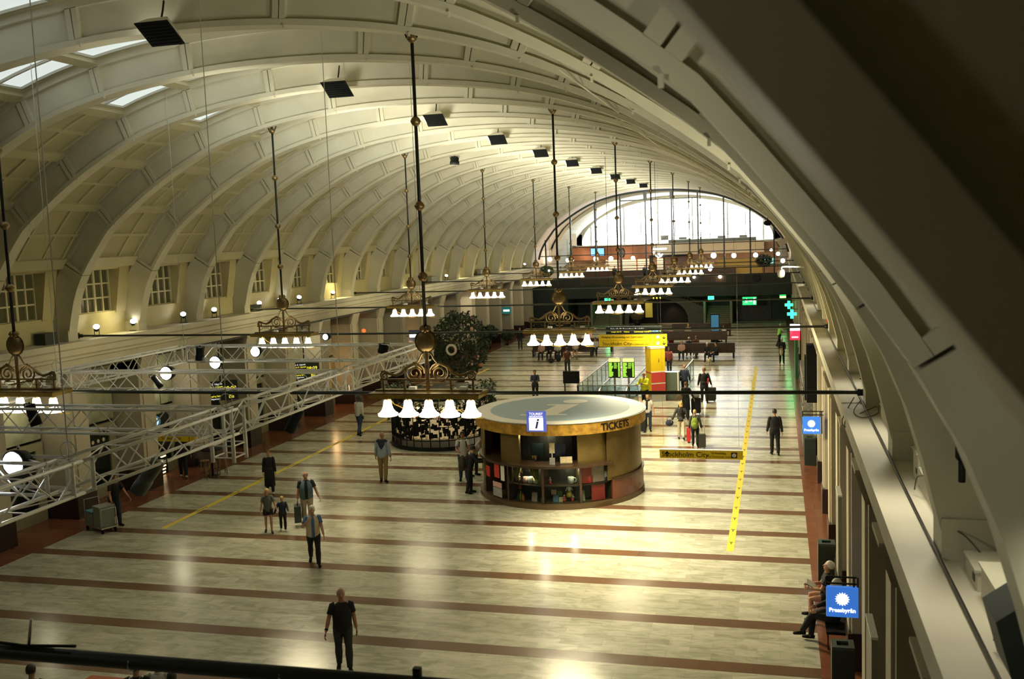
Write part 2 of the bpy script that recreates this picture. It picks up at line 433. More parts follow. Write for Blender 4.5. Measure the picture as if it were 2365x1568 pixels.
lun = arch_pts(10.55, 7.75, 12.62)
m = MB(); arch_wall(m, lun, [(x*1.28, 7.0+(z-7.0)*1.5) for x, z in lun], FARY, FARY+.5)
m.box(-26.2, 4.4, FARY, FARY+.5, 0, 7.75); m.box(-26.2, XC-10.5, FARY, FARY+.5, 7.7, 9); m.box(XC+10.5, 4.4, FARY, FARY+.5, 7.7, 9)
struct(m.obj('wall_far', mat('far_wall_plaster', (.60, .56, .44), .6, var=.08)))
# smooth barrel between the last rib and the end wall, with the pale arch ring
m = MB()
nb = 46
for (sc, ya, yb) in ((1.03, 94.2, 103.0), (.985, 103.0, FARY)):
    vs = []
    for y in (ya, yb):
        for i in range(nb+1):
            p, N = at(LTOT*i/nb); vs.append((XC+p.x*sc, y, 6.0+(p.y-6.0)*sc)); q = p+N*.3; vs.append((XC+q.x*sc+.0, y, 6.0+(q.y-6.0)*sc+.05))
    o = 2*(nb+1)
    for i in range(nb):
        a = i*2; m.add([vs[a], vs[a+2], vs[o+a+2], vs[o+a]], [(0, 1, 2, 3)]); m.add([vs[a+1], vs[a+3], vs[o+a+3], vs[o+a+1]], [(0, 3, 2, 1)])
        m.add([vs[a], vs[a+2], vs[a+3], vs[a+1]], [(0, 3, 2, 1)])
m.box(-26.2, XC-12.1, 94, 113, 4, 7.5); m.box(XC+12.1, 4.4, 94, 113, 4, 7.5)
struct(m.obj('ceiling_far', mat('far_vault_plaster', (.62, .59, .48), .6, var=.06)))
g, f = MB(), MB()
n = len(lun); g.add([(XC+x, FARY+.3, z) for x, z in lun], [tuple(range(n))])
for i in range(-5, 6):
    x = i*1.9; 
    if abs(x) < 10.4:
        zt = 7.75+4.87*math.sqrt(max(0, 1-(x/10.55)**2)); f.box(XC+x-(.09 if i % 2 else .05), XC+x+(.09 if i % 2 else .05), FARY+.2, FARY+.28, 7.75, zt)
for z in (8.7, 9.7, 10.7, 11.7):
    h = 10.55*math.sqrt(max(0, 1-((z-7.75)/4.87)**2)); f.box(XC-h, XC+h, FARY+.22, FARY+.26, z-.03, z+.03)
wo = struct(f.obj('window_90', mat('lunette_bar', (.75, .74, .70), .5))); g.obj('lunette_pane', mat('daylight_pane', (.9, .95, 1), .2, emit=3.0, ecol=(.95, .98, 1)), wo, fix=False)
# second shell so no light leaks: outer roof
m = MB(); m.box(-26.2, 4.4, YMIN-.3, 113, 15.0, 15.1); m.box(-26.3, -26.1, YMIN-.3, 113, -.2, 15.1); m.box(4.3, 4.5, YMIN-.3, 113, -.2, 15.1)
struct(m.obj('trim_44', M_BAYDARK))
# ================================================================ LAMPS, RODS, RIG
M_BELL = mat('lit_bell_glass', (1, .93, .72), .3, emit=3.2, ecol=(1, .86, .55))
M_BELLRIM = mat('lit_bell_rim', (1, .85, .55), .35, emit=1.2, ecol=(1, .80, .45))
def spiral(cx, cz, r0, r1, a0, turns, n=26):
    return [(cx + (r0+(r1-r0)*i/n)*math.cos(a0+turns*2*PI*i/n), 0, cz + (r0+(r1-r0)*i/n)*math.sin(a0+turns*2*PI*i/n)) for i in range(n+1)]
ZB = 6.25
def make_chandelier():
    t = thing('chandelier', '-', 'chandelier')      # origin at the middle of its lower bar
    top = 13.02-ZB
    b = MB(); b.tube([(0, 0, 1.1), (0, 0, top)], .032, 8)
    b.obj('hanging_rod', M_IRON, t)
    for z in (top-.45, top-1.9, top-3.4, 2.1):
        if z > 1.3: MB().lathe([(.03, -.09), (.075, -.05), (.10, 0), (.075, .05), (.03, .09)], (0, 0, z), 10).obj('rod_knob', M_BRASS, t)
    c = MB()
    for a in (-.09, .09): c.tube([(a, 0, top-.45), (a*2.6, 0, top-.1), (a*2.6, 0, top+.05)], .015, 5)
    c.obj('top_hook', M_IRON, t)
    # pierced globe medallion
    g = MB(); g.ball((0, 0, .92), .2, 14, (1, .35, 1))
    for i in range(3): g.tube([(.205*math.cos(2*PI*k/16), .0, .92+.205*math.sin(2*PI*k/16)) for k in range(17)], .018, 5, cap=False)
    g.ball((-.05, 0, 1.15), .07, 8); g.ball((.05, 0, 1.15), .07, 8); g.cyl((0, 0, 1.08), (0, 0, 1.2), .05, .03, 8)
    g.obj('medallion', M_BRASS, t)
    s = MB(); s.tube([(0, 0, 0), (0, 0, .85)], .035, 8)
    for d in (-1, 1):
        s.tube([(d*.05, 0, .72), (d*.10, 0, .68), (d*.15, 0, .58), (d*.20, 0, .52), (d*.27, 0, .53)], .018, 6)
        s.tube([(d*.20, 0, .62-.1), (d*.22, 0, .46)], .02, 6)
        s.tube([(d*.05, 0, .33)] + [(XX, 0, zz) for XX, _, zz in spiral(d*.25, .33, .20, .03, PI if d > 0 else 0, -2.1*d, 34)], .020, 6)
        s.tube([(d*.10, 0, .40), (d*.25, 0, .50), (d*.40, 0, .44), (d*.50, 0, .34), (d*.62, 0, .29), (d*.74, 0, .32), (d*.84, 0, .37), (d*.90, 0, .36)], [.018, .022, .03, .036, .03, .025, .022, .02], 6)
        s.tube(spiral(d*.84, .285, .085, .02, PI/2, -1.6*d, 20), .018, 6)
    s.obj('scrollwork', M_BRASS, t)
    r = MB(); r.box(-.93, .93, -.02, .02, .20, .235)
    for x in (-.87, -.45, 0, .45, .87): r.box(x-.018, x+.018, -.018, .018, -.02, .22)
    for d in (-1, 1):
        for x in (.22, .66):
            q = [(x-.2, .11), (x-.12, .11), (x-.12, .165), (x+.12, .165), (x+.12, .11), (x+.2, .11)]
            r.tube([(d*a, 0, z) for a, z in q], .010, 4)
    r.obj('greek_key_railing', M_BRASS, t)
    b = MB(); b.box(-1.06, 1.06, -.30, .30, -.03, .0); b.box(-1.03, 1.03, -.035, .035, .0, .03)
    b.obj('lamp_tray', M_BRASS, t)
    e = MB(); e.box(-1.03, 1.03, -.31, -.29, -.095, -.02); e.box(-1.03, 1.03, .29, .31, -.095, -.02); e.box(-1.05, -1.03, -.3, .3, -.095, -.02); e.box(1.03, 1.05, -.3, .3, -.095, -.02)
    e.obj('gilt_fringe', M_GILT, t)
    for x in (-.36, .62): MB().box(x, x+.13, -.05, .05, .03, .085).obj('junction_box', M_WHITE, t)
    for i in range(5):
        x = (i-2)*.405
        d = MB(); d.lathe([(.045, -.03), (.045, -.10), (.055, -.13), (.03, -.16), (.05, -.19)], (x, 0, 0), 10)
        h = d.obj('lamp_holder', M_BRASS, t)
        l = MB(); l.lathe([(.062, -.17), (.075, -.20), (.082, -.27), (.105, -.34), (.145, -.395), (.175, -.415), (.17, -.42)], (x, 0, 0), 18)
        o = l.obj('bell_shade', M_BELL, t)
        l = MB(); l.lathe([(.172, -.416), (.188, -.42), (.186, -.43), (.176, -.434), (.18, -.445), (.181, -.462), (.165, -.466), (.0, -.45)], (x, 0, 0), 18)
        l.obj('shade_rim', M_BELL, o)
    c = MB(); c.tube([(-.55, .3, -.40), (-.35, .3, -.52), (-.1, .3, -.55), (.12, .3, -.5), (.3, .3, -.40), (.5, .3, -.41), (.62, .3, -.5), (.75, .3, -.55), (.95, .3, -.545)], .012, 5)
    c.tube([(-1.0, .3, -.05), (-.8, .3, -.30), (-.55, .3, -.40)], .01, 4)
    c.obj('cable_loop', M_GILT, t)
    return t
ch0 = make_chandelier()
ROWS = ((-6.2, 'right'), (-15.15, 'left'))
rod_ys = [5.51+11.55*i for i in range(8)]
n = 0
for x, nm in ROWS:
    for i, y in enumerate(rod_ys[1:]):
        lab = 'brass five-bell chandelier on a tall rod, %s from the camera in the %s-hand row' % (ORD[i], nm)
        o = ch0 if n == 0 else dup(ch0, (x, y, ZB)); o.location = (x, y, ZB); o['label'] = lab; o['group'] = 'five-bell chandeliers in two rows'; n += 1
        lamp('SPOT', (x, y, ZB-.62), (130, 1900, 1200, 750, 450, 350, 300)[i] if nm == 'right' else (4, 230, 240, 280, 320, 300, 280)[i], WARM, (x+((5.5, 5.5, 3.5, 2, 2, 2, 2)[i] if nm == 'right' else 5 if i == 1 else 2.5), y+(2.5 if i == 0 else -2 if (i == 1 and nm == 'left') else 0), 0), .9, 150, .8, parent=None)
        if nm == 'left': lamp('SPOT', (x-.3, y, ZB-.5), (14, 190, 330, 380, 380, 380, 380)[i], (1, .87, .48), (x-7, y+1.5, ZB-.8), .3, 80, 1)  # side spot added beside the chandelier to brighten the left ledge front
        lamp('POINT', (x, y, ZB+.45), 10 if nm == 'right' else (2, 5, 8, 10, 10, 10, 10)[i], WARM, None, .4)
# steel tie rods from ledge to ledge
M_ROD = mat('tie_rod_steel', (.05, .055, .05), .4, .5)
for i, y in enumerate(rod_ys):
    m = MB(); r = .034 if i else .055; y = y + (.36 if i else .22)
    z0, z1 = 6.2, 6.2
    m.tube([(XC-12.3, y, z0)] + [(XC-12+24*j/10, y, z0-.05*math.sin(PI*j/10)) for j in range(11)] + [(XC+12.3, y, z1)], r, 8)
    o = m.obj('tie_rod', M_ROD); tag(o, 'dark steel tie rod across the hall, %s from the camera' % ORD[i], 'tie rod', 'tie rods across the hall')
    for s in (-1, 1):
        k = MB(); k.cbox((XC+s*12.32, y, 6.2), (.12, .1, .2)); k.cyl((XC+s*12.25, y, 6.2), (XC+s*12.12, y, 6.2), .06); k.obj('anchor_plate', M_IRON, o)
    if i == 0:      # cables strapped along the nearest rod
        c = MB()
        for q in range(4):
            c.tube([(XC-8+14*j/30, y-.03+.02*q, 6.19+.035*math.sin(j*.9+q*1.7)+(.02 if q % 2 else -.02)) for j in range(31)], .012, 5)
        c.obj('strapped_cable', M_BLACK, o)
        for x in (-6.0, -4.35, -3.2, -2.1): MB().tube([(x, y+.05*math.cos(a*PI/6), 6.16+.05*math.sin(a*PI/6)) for a in range(13)], .008, 5).obj('cable_strap', M_STEEL, o)
        MB().tube([(-5.2, y, 6.2+.02), (-5.16, y, 6.42)], .012, 6).obj('upright_stub', M_STEEL, o)
        MB().box(-2.27, -2.22, y-.02, y+.02, 6.15, 6.29).obj('clamp_post', M_IRON, o)
# ceiling floodlights with square black hoods under the crown
M_FLOOD = mat('floodlight_tube', (1, .97, .9), .3, emit=9.0, ecol=(1, .95, .82))
def make_hood():
    t = thing('ceiling_floodlight', '-', 'floodlight')
    M = Matrix.Rotation(R(-32), 4, 'X')
    b = MB(); w_, d_ = .34, .30
    vs = [M @ Vector(p) for p in ((-w_, -d_, 0), (w_, -d_, 0), (w_, d_, 0), (-w_, d_, 0), (-.2, -.17, .22), (.2, -.17, .22), (.2, .17, .22), (-.2, .17, .22))]
    b.add(vs, [(0, 1, 5, 4), (1, 2, 6, 5), (2, 3, 7, 6), (3, 0, 4, 7), (4, 5, 6, 7)]); b.obj('hood', M_WHITE, t, fix=True)
    g = MB(); g.cbox((0, 0, -.012), (.69, .61, .02), M); gr = g.obj('black_grille', M_BLACK, t)
    g = MB()
    for i in range(7): g.cbox((0, -.24+.08*i, -.03), (.62, .012, .02), M)
    g.obj('louvre', M_BLACK, gr)
    s = MB(); s.tube([(0, .05, .2), (0, .15, .45), (0, .2, .62)], .02, 6); s.obj('bracket', M_IRON, t)
    s = MB(); s.cbox((-.36, .02, .05), (.03, .34, .05), M); s.obj('light_slit', M_FLOOD, t)
    return t
h0 = make_hood()
for i in range(10):
    y = rib_y(-3+2*i)-.32
    o = h0 if i == 0 else dup(h0, (0, 0, 0)); o.location = (XC-.08, y, 12.97); o['label'] = 'square black-faced floodlight under the crown of the vault, %s from the camera' % ORD[i]; o['group'] = 'floodlights along the crown'
for k in range(-4, 17):     # extra spots added below the crown to brighten the rib faces, no fittings there
    y = rib_y(k)-.4; lamp('SPOT', (XC-.9, y, 10.8), (12, 55, 150, 270, 330)[min(4, k+4)], (1, .95, .80), (XC-1.6, y+3.4, 12.9), .6, 128, 1)

# stage rig of aluminium trusses hung on wires
RX0, RX1, RZ1, RZ0 = -16.1, -9.0, 6.30, 5.88
def truss(p0, p1, name, par):
    """box truss between two points, four tubes with zigzag bracing"""
    p0, p1 = Vector(p0), Vector(p1); d = (p1-p0); L_ = d.length; d.normalize(); sd = Vector((-d.y, d.x, 0)); hw = .2
    m = MB()
    for s in (-1, 1):
        for z in (RZ0, RZ1): m.tube([p0+sd*hw*s+Vector((0, 0, z)), p1+sd*hw*s+Vector((0, 0, z))], .026, 8)
    n = max(2, int(L_/.82))
    for i in range(n):
        a, b = p0+d*(L_*i/n), p0+d*(L_*(i+1)/n); md = (a+b)/2
        for s in (-1, 1):
            o = sd*hw*s; lo, hi = Vector((0, 0, RZ0)), Vector((0, 0, RZ1))
            m.tube([a+o+hi, md+o+lo], .012, 5); m.tube([md+o+lo, b+o+hi], .012, 5)
        for z in (RZ0, RZ1):
            zz = Vector((0, 0, z)); q = sd*hw*(1 if i % 2 else -1); m.tube([a+q+zz, b-q+zz], .0105, 5)
            m.tube([a+sd*hw+zz, a-sd*hw+zz], .0105, 5)
    return m.obj(name, M_ALU, par)
rig = thing('lighting_truss', 'silver aluminium stage truss grid hung over the left half of the hall', 'stage truss', (0, 0, 0))
RYS = [10.9, 14.8, 19.35, 24.5]
for i in range(4):
    y = RYS[i]; truss((RX0+.2, y, 0), (RX1-.2, y, 0), 'cross_truss', rig)
for x in (RX0, RX1):
    ys = [6.9]+RYS
    for a, b in zip(ys[:-1], ys[1:]): truss((x, a, 0), (x, b, 0), 'long_truss', rig)
    for y in RYS:
        m = MB(); m.cbox((x, y-.22, (RZ0+RZ1)/2), (.44, .02, .44)); 
        k = MB()
        for sx in (-.2, .2):
            for sy in (-.2, .2): k.tube([(x+sx, y+sy, RZ0-.02), (x+sx, y+sy, RZ1+.02)], .03, 8)
        for z in (RZ0, RZ1): k.box(x-.2, x+.2, y-.02, y+.02, z-.01, z+.01); k.box(x-.02, x+.02, y-.2, y+.2, z-.01, z+.01)
        k.obj('corner_joint', M_ALU, rig)
st = MB()       # short drop stub under the right-hand chord
for sx in (-.2, .2):
    for sy in (-.2, .2): st.tube([(RX1+sx, 14.8+sy, 5.9), (RX1+sx, 14.8+sy, 5.42)], .035, 8)
for z in (5.7, 5.5):
    st.box(RX1-.2, RX1+.2, 14.59, 14.61, z-.01, z+.01); st.box(RX1-.2, RX1+.2, 14.99, 15.01, z-.01, z+.01); st.box(RX1-.21, RX1-.19, 14.6, 15, z-.01, z+.01); st.box(RX1+.19, RX1+.21, 14.6, 15, z-.01, z+.01)
st.obj('drop_stub', M_ALU, rig)
k = 0
for x, nm in ((RX0, 'left'), (RX1, 'right')):
    for i, y in enumerate(RYS):
        p, N = at(slen(x-XC)); m = MB(); m.tube([(x, y, RZ1), (x, y, p.y+.8)], .008, 5); m.tube([(x+.12*math.cos(a*PI/5), y, RZ1+.14+.12*math.sin(a*PI/5)) for a in range(11)], .008, 4)
        o = m.obj('suspension_wire', mat('wire_steel', (.55, .56, .52), .4, .4)); tag(o, 'thin steel wire holding the %s side of the truss grid, %s from the camera' % (nm, ORD[i]), 'wire', 'wires holding the truss grid')
# big round lamps, black spotlights hung on the rig
M_GLOBE = mat('lit_reflector', (1, .98, .86), .3, emit=7.0, ecol=(1, .95, .72))
M_GLOBEW = mat('lit_reflector_white', (.95, .98, 1), .3, emit=7.0, ecol=(.92, .96, 1))
def reflector(px, py, y, r, lab, m=M_GLOBE):
    c = ony(px, py, y); t = thing('reflector_lamp', lab, 'stage lamp', c, 0, 'round lamps on the truss grid')
    b = MB(); b.lathe([(r*.35, .26), (r*.8, .2), (r*1.02, .05), (r*1.04, -.02), (r*.98, -.02)], (0, 0, 0), 18, Matrix.Rotation(PI/2, 3, 'X').inverted()); b.obj('housing', M_BLACK, t)
    g = MB(); g.ball((0, 0, 0), r*.98, 16, (1, .35, 1)); g.obj('lens', m, t)
    h = MB(); h.tube([(0, .1, r), (0, .1, max(r+.05, RZ0+.02-c.z))], .018, 6); h.obj('hanger', M_STEEL, t)
    lamp('SPOT', (c.x, c.y-.15, c.z), 22, (1, .93, .75), (c.x+6, c.y-18, 0), .15, 70, .7)
reflector(590, 812, 24.3, .15, 'round lit lamp on the far truss just under a chandelier')
reflector(497, 837, 24.4, .18, 'round lit lamp between the two far cross trusses')
reflector(384, 862, 19.5, .16, 'round lit lamp on the third cross truss, beside its left end')
reflector(32, 1070, 10.8, .17, 'white-lit lamp low at the near corner of the truss grid', M_GLOBEW)
reflector(752, 778, 24.4, .10, 'small lit lamp facing sideways above the far truss')
def can(px, py, px2, py2, y, r, lab, m=M_BLACK, dy=.0):
    a, b = ony(px, py, y), ony(px2, py2, y+dy); t = thing('stage_spotlight', lab, 'spotlight', a)
    q = MB(); d = b-a; q.tube([(0, 0, 0), d*.1, d*.62, d*.62, d], [r*.8, r, r, r*1.12, r*1.12], 14); q.obj('barrel', m, t)
    q = MB(); q.tube([d*.02-d*.01, d*-.012], [r*.7, r*.7], 14); q.obj('end_cap', M_STEEL, t)
    q = MB(); top = max(.02, RZ0-a.z); sg = r+.02
    q.tube([(-sg, 0, -.05) , (-sg, 0, min(top, .2)), (0, 0, min(top, .25)), (sg, 0, min(top, .2)), (sg, 0, -.05)], .012, 5); q.tube([(0, 0, min(top, .25)), (0, 0, top+.03)], .014, 5); q.obj('yoke', M_IRON, t)
can(693, 945, 668, 995, 18.2, .10, 'tilted black spotlight under the right-hand truss')
can(462, 802, 462, 832, 24.2, .11, 'black lamp barrel hanging upright on the far left corner of the rig')
can(68, 935, 85, 982, 14.7, .09, 'tilted black spotlight on the second cross truss in front of bells')
can(352, 868, 372, 894, 19.2, .06, 'small black spotlight under the third cross truss')
can(368, 1062, 318, 1135, 12.6, .105, 'wide grey tube lamp hung steeply below the truss', mat('grey_tube', (.10, .11, .09), .4, .1, var=.4))
can(887, 795, 884, 815, 24.3, .13, 'stubby black lamp on the far truss near its right end')
can(1050, 362, 1050, 380, 36.0, .16, 'small grey security floodlight hanging from the vault')

# spotlights and boxes standing on the ledges
M_SPOTLENS = mat('spot_lens_lit', (1, .98, .95), .2, emit=14, ecol=(1, .95, .88))
def make_spot():
    t = thing('ledge_spotlight', '-', 'spotlight'); b = MB()
    b.tube([(-.1, 0, .0), (-.1, 0, .2), (-.1, 0, .3)], .014, 5); b.tube([(.1, 0, .0), (.1, 0, .3)], .014, 5); b.box(-.13, .13, -.09, .09, 0, .02); b.obj('yoke', M_IRON, t)
    d = Vector((.45, -.62, .64)).normalized(); c0 = Vector((0, 0, .30))
    q = MB(); q.tube([c0-d*.16, c0-d*.10, c0, c0+d*.08, c0+d*.09], [.05, .09, .11, .12, .115], 14); q.obj('head', M_IRON, t)
    l = MB(); l.tube([c0+d*.085, c0+d*.098], [.112, .10], 14); l.obj('lens', M_SPOTLENS, t)
    return t
sp0 = make_spot(); si = 0
for i, (px, py) in enumerate([(222, 747), (306, 722), (422, 714), (494, 710), (598, 692), (645, 680), (690, 680), (768, 668), (866, 650), (1016, 632), (1030, 630), (1211, 604)]):
    p = onx(px, py, XC-12.45); o = sp0 if si == 0 else dup(sp0, p); o.location = (p.x, p.y, 6.05); si += 1
    o['label'] = 'small lit spotlight standing on the left ledge, %s from the camera' % ORD[i]; o['group'] = 'spotlights on the left ledge'
    if i % 2 == 0 or i > 6: lamp('SPOT', (p.x+.3, p.y-.2, 6.45), 120, (1, .90, .55), (XC+.5, p.y+3, 13), .12, 50, 1)
for i, y in enumerate([19.9, 27.4, 88.0]):
    o = dup(sp0, (XC+12.5, y, 6.05), R(-40)); o['label'] = ['bright spotlight on the right ledge against the second rib foot', 'spotlight on the right ledge beyond the first long tie rod', 'faraway spotlight at the end of the right ledge'][i]; o['group'] = 'spotlights on the right ledge'
for y, pw in ((3.2, 60), (7.3, 90), (11.2, 110), (15, 110), (22.5, 120), (34, 130), (46, 130), (60, 130)):
    lamp('SPOT', (XC+12.25, y, 6.5), pw*2.6, (1, .92, .66), (XC+4, y+6, 12.9), .15, 50, 1)
M_BOXD = mat('ledge_box_dark', (.03, .035, .03), .6)
M_BOXG = mat('ledge_box_grey', (.28, .27, .22), .6)
def ledge_box(px, py, x, d, lab, m=M_BOXD, nm='equipment_box'):
    p = onx(px, py, x); t = thing(nm, lab, 'box', (x, p.y, 6.05), 0)
    b = MB(); b.box(-d[0]/2, d[0]/2, -d[1]/2, d[1]/2, 0, d[2]); b.obj('casing', m, t)
    b = MB(); b.box(-d[0]/2-.015, d[0]/2+.015, -d[1]/2-.015, d[1]/2+.015, d[2], d[2]+.025); b.obj('lid', m, t)
ledge_box(590, 712, XC-12.3, (.3, .4, .3), 'black loudspeaker box on the left ledge by the fourth rib foot')
ledge_box(107, 778, XC-12.5, (.4, .6, .35), 'dark blurred box on the left ledge at the first full window')
ledge_box(1000, 645, XC-12.4, (.3, 1.4, .4), 'dark box on the left ledge far down the hall', M_BOXG)
ledge_box(1112, 630, XC-12.4, (.3, 1.5, .4), 'grey box on the left ledge beyond the farthest bright spots', M_BOXG)
ledge_box(2000, 920, XC+12.58, (.3, .5, .22), 'small dark box with cables on the right ledge by the tie rod end')
ledge_box(2100, 985, XC+12.5, (.4, .7, .35), 'cream trunking box on the right ledge between rib feet', M_LEDGE)
ledge_box(2110, 1070, XC+12.55, (.28, .3, .35), 'grey fitting hanging at a rib foot on the right ledge', M_BOXG)
def red_lamp(px, py, lab):
    p = onx(px, py, XC+12.35); t = thing('warning_lamp', lab, 'lamp', (p.x, p.y, 6.05)); MB().lathe([(.05, 0), (.06, .04), (.1, .1), (.09, .18), (.0, .2)], (0, 0, 0), 10).obj('dome', mat('red_plastic', (.45, .03, .02), .4), t); MB().cyl((0, 0, -.0), (0, 0, .03), .07).obj('base', M_IRON, t)
red_lamp(2008, 918, 'red warning lamp on the right ledge beside the nearest crossing rod')
red_lamp(1916, 752, 'red warning lamp on the right ledge beside the third tie rod')
for y, pw in ((4.6, 10), (7.4, 22), (10.4, 40), (14.2, 34), (18.6, 22), (26, 20), (38, 25), (52, 25)):
    lamp('SPOT', (XC+12.25, y+.6, 7.5), pw, (1, .93, .72), (XC+11.9, y, 6.0), .2, 140, 1)  # spots added in mid-air over the right ledge to brighten it
for y, pw in ((24, 8), (31, 30), (40, 45), (50, 60), (60, 60), (72, 60), (84, 40)):
    lamp('SPOT', (XC-12.2, y+.4, 7.3), pw, (1, .86, .42), (XC-12.2, y, 6.0), .2, 150, 1)  # added the same way over the left ledge, without fittings
lamp('SPOT', (XC+4.8, -1.5, 9.6), 230, (1, .95, .76), (1.2, 6.2, 9.0), .6, 46, 1)  # unseen spot added behind the camera to brighten the near right ribs
lamp('SPOT', (XC+9.5, 9.6, 6.6), 260, (1, .93, .70), (XC+9.5, 14, 11.5), .3, 100, 1)  # second added spot, lifts the right ribs farther on
# pipe along the back of the right ledge, with loose cable loops
m = MB(); m.tube([(XC+12.18, y, 6.08+.01*math.sin(y)) for y in range(-6, 96, 2)], .013, 6); o = m.obj('conduit_pipe', M_IRON)
tag(o, 'dark cable conduit running along the right ledge', 'pipe')
M_CABLE = mat('dusty_cable', (.10, .09, .06), .7)
def loop(pts, lab):
    m = MB(); m.tube(catmull3(pts, 6), .008, 5); o = m.obj('cable', M_CABLE); tag(o, lab, 'cable', 'loose cables on the right ledge')
def catmull3(P, n):
    out = []
    P = [Vector(p) for p in P]
    for i in range(len(P)-1):
        p0, p1, p2, p3 = (P[max(i-1, 0)], P[i], P[i+1], P[min(i+2, len(P)-1)])
        for j in range(n):
            t = j/n; out.append(.5*((2*p1)+(p2-p0)*t+(2*p0-5*p1+4*p2-p3)*t*t+(3*p1-p0-3*p2+p3)*t**3))
    return out+[P[-1]]
e12 = XC+12.25
loop([(1.2, 16.9, 6.2), (1.0, 16.6, 5.9), (1.03, 16.4, 5.8), (1.03, 16.2, 5.95), (1.3, 16.3, 6.07), (1.5, 16.6, 6.1)], 'black cable drooping over the ledge front at the tie rod end')
loop([(1.3, 16.9, 6.15), (1.15, 16.3, 6.07), (1.25, 15.8, 6.07), (1.5, 16.2, 6.07), (1.55, 16.8, 6.07)], 'black cable looped on the ledge top beside the red lamp')
for i, y in enumerate((13.4, 11.3, 9.3, 7.2)):
    loop([(1.42, y, 6.12), (1.45, y-.05, 6.28), (1.55, y-.3, 6.30), (1.75, y-.8, 6.10), (1.9, y-1.3, 6.08)], ['thin cable rising from the conduit by the trunking box', 'thin cable rising from the conduit at the second bay', 'thin cable rising from the conduit next to the big rib foot', 'thin cable rising from the conduit nearest the camera'][i])
# blurred floodlight close to the camera on the right ledge
t = thing('floodlight', 'large dark green floodlight close to the camera on the right ledge', 'floodlight', (1.43, 6.3, 6.05))
b = MB(); b.prism([(-.22, .62), (.02, .80), (.32, .80), (.32, .3), (-.13, .28)], 'y', -.2, .2); b.obj('housing', mat('floodlight_green', (.035, .05, .04), .6), t)
b = MB(); b.box(-.03, .3, -.24, -.2, .0, .6); b.box(-.1, .3, -.2, .2, 0, .03); b.obj('bracket', M_IRON, t)
t = thing('wall_lamp', 'slim black lamp fitting hanging on the side of the near right rib', 'lamp', ony(2222, 1060, 8.98))
b = MB(); b.box(-.045, .045, -.06, .06, .0, .3); b.obj('body', M_BLACK, t); b = MB(); b.tube([(0, 0, -.2), (0, 0, 0)], .03, 8); b.obj('tail', M_IRON, t)

# trunking boxes stepping along the back of the right ledge, and a cable under the right haunch
for i, (y, h_, w_) in enumerate(((5.9, .16, 1.5), (7.75, .28, .9), (8.6, .16, .5), (10.9, .22, 1.5), (12.0, .34, .4), (15.0, .2, 1.9), (18.6, .22, 1.6), (22.6, .2, 2.0), (26.4, .24, 1.8))):
    t = thing('cable_trunking', 'cream cable trunking box on the back of the right ledge, %s from the camera' % ORD[i], 'trunking', (XC+12.52, y, 6.05), 0, 'trunking boxes on the right ledge')
    MB().box(-.17, .17, -w_/2, w_/2, 0, h_).obj('channel', M_LEDGE, t); MB().box(-.19, .19, -w_/2-.01, w_/2+.01, h_, h_+.02).obj('cover', M_RIB, t); MB().box(-.175, -.17, -w_*.3, -w_*.3+.09, h_*.3, h_*.3+.06).obj('clip', M_IRON, t)
for i, (a, b) in enumerate((((1290, 160), (1412, 262)), ((1475, 305), (1535, 350)), ((1610, 402), (1700, 470)))):
    p, q = onz(*a, 11.45), onz(*b, 11.45); q = Vector((p.x, q.y, 11.45)); m = MB(); m.tube([p, q], .015, 5); o = m.obj('cable', M_LEDGE); tag(o, ['near pale cable strung below the right haunch of the vault', 'middle pale cable strung below the right haunch of the vault', 'far pale cable strung below the right haunch of the vault'][i], 'cable', 'cables below the right haunch')
# ================================================================ THE INFORMATION KIOSK
KC = Vector((-7.5, 34.2, 0))
kio = thing('information_kiosk', 'round brass and dark wood tourist information kiosk with a blue and white roof', 'kiosk', KC)
M_FASCIA = mat('polished_brass_fascia', (.66, .38, .07), .28, .55, var=.45, scale=5)
M_BRASSPANEL = mat('dull_brass_panel', (.19, .135, .05), .33, .7, var=.2, scale=2)
M_ROOFWHITE = mat('roof_white', (.86, .83, .80), .5); M_ROOFBLUE = mat('roof_blue', (.34, .46, .56), .55)
M_DARKIN = mat('kiosk_interior', (.014, .015, .013), .5)
m = MB(); m.arc(0.02, 3.0, 0, 360, 2.86, 2.90, 64); m.obj('roof_disc', M_ROOFWHITE, kio)
m = MB(); m.arc(0.01, 2.47, 0, 360, 2.90, 2.906, 64); bl = m.obj('blue_roof_circle', M_ROOFBLUE, kio)
# the slanting serif letter i on the roof, read from the camera side
ii = MB()
def sp(x, y): return (x*1.0+.30*y, y)
ii.prism([sp(x, y) for x, y in ((-.80, -1.45), (.78, -1.45), (.78, -1.28), (.42, -1.22), (.42, .72), (-.72, .72), (-.72, .56), (-.32, .50), (-.32, -1.22), (-.80, -1.28))], 'z', 2.906, 2.912)
ii.prism([(.05+.40+.46*math.cos(a*PI/12), 1.32+.42*math.sin(a*PI/12)) for a in range(24)], 'z', 2.906, 2.912)
li = ii.obj('letter_i', M_ROOFWHITE, bl); li.rotation_euler = (0, 0, R(6))
m = MB(); m.arc(2.88, 3.02, 0, 360, 2.50, 2.865, 72); fa = m.obj('brass_fascia', M_FASCIA, kio)
m = MB(); m.arc(2.99, 3.04, 0, 360, 2.865, 2.885, 72); m.obj('roof_trim', M_STEEL, kio)
m = MB(); m.arc(.02, 2.9, 0, 360, 2.5, 2.54, 48); m.obj('soffit', M_DARKIN, kio)
t_ = text('TICKETS', .34, M_BLACK, None, (0, 0, 0), name='ticket_lettering', depth=.006, bold=.006)
for v in t_.data.vertices: v.co.x *= .95
bent(t_, 3.03); t_.parent = kio; a = R(50); t_.rotation_euler = (PI/2, 0, a); t_.location = (3.03*math.sin(a), -3.03*math.cos(a), 2.68)
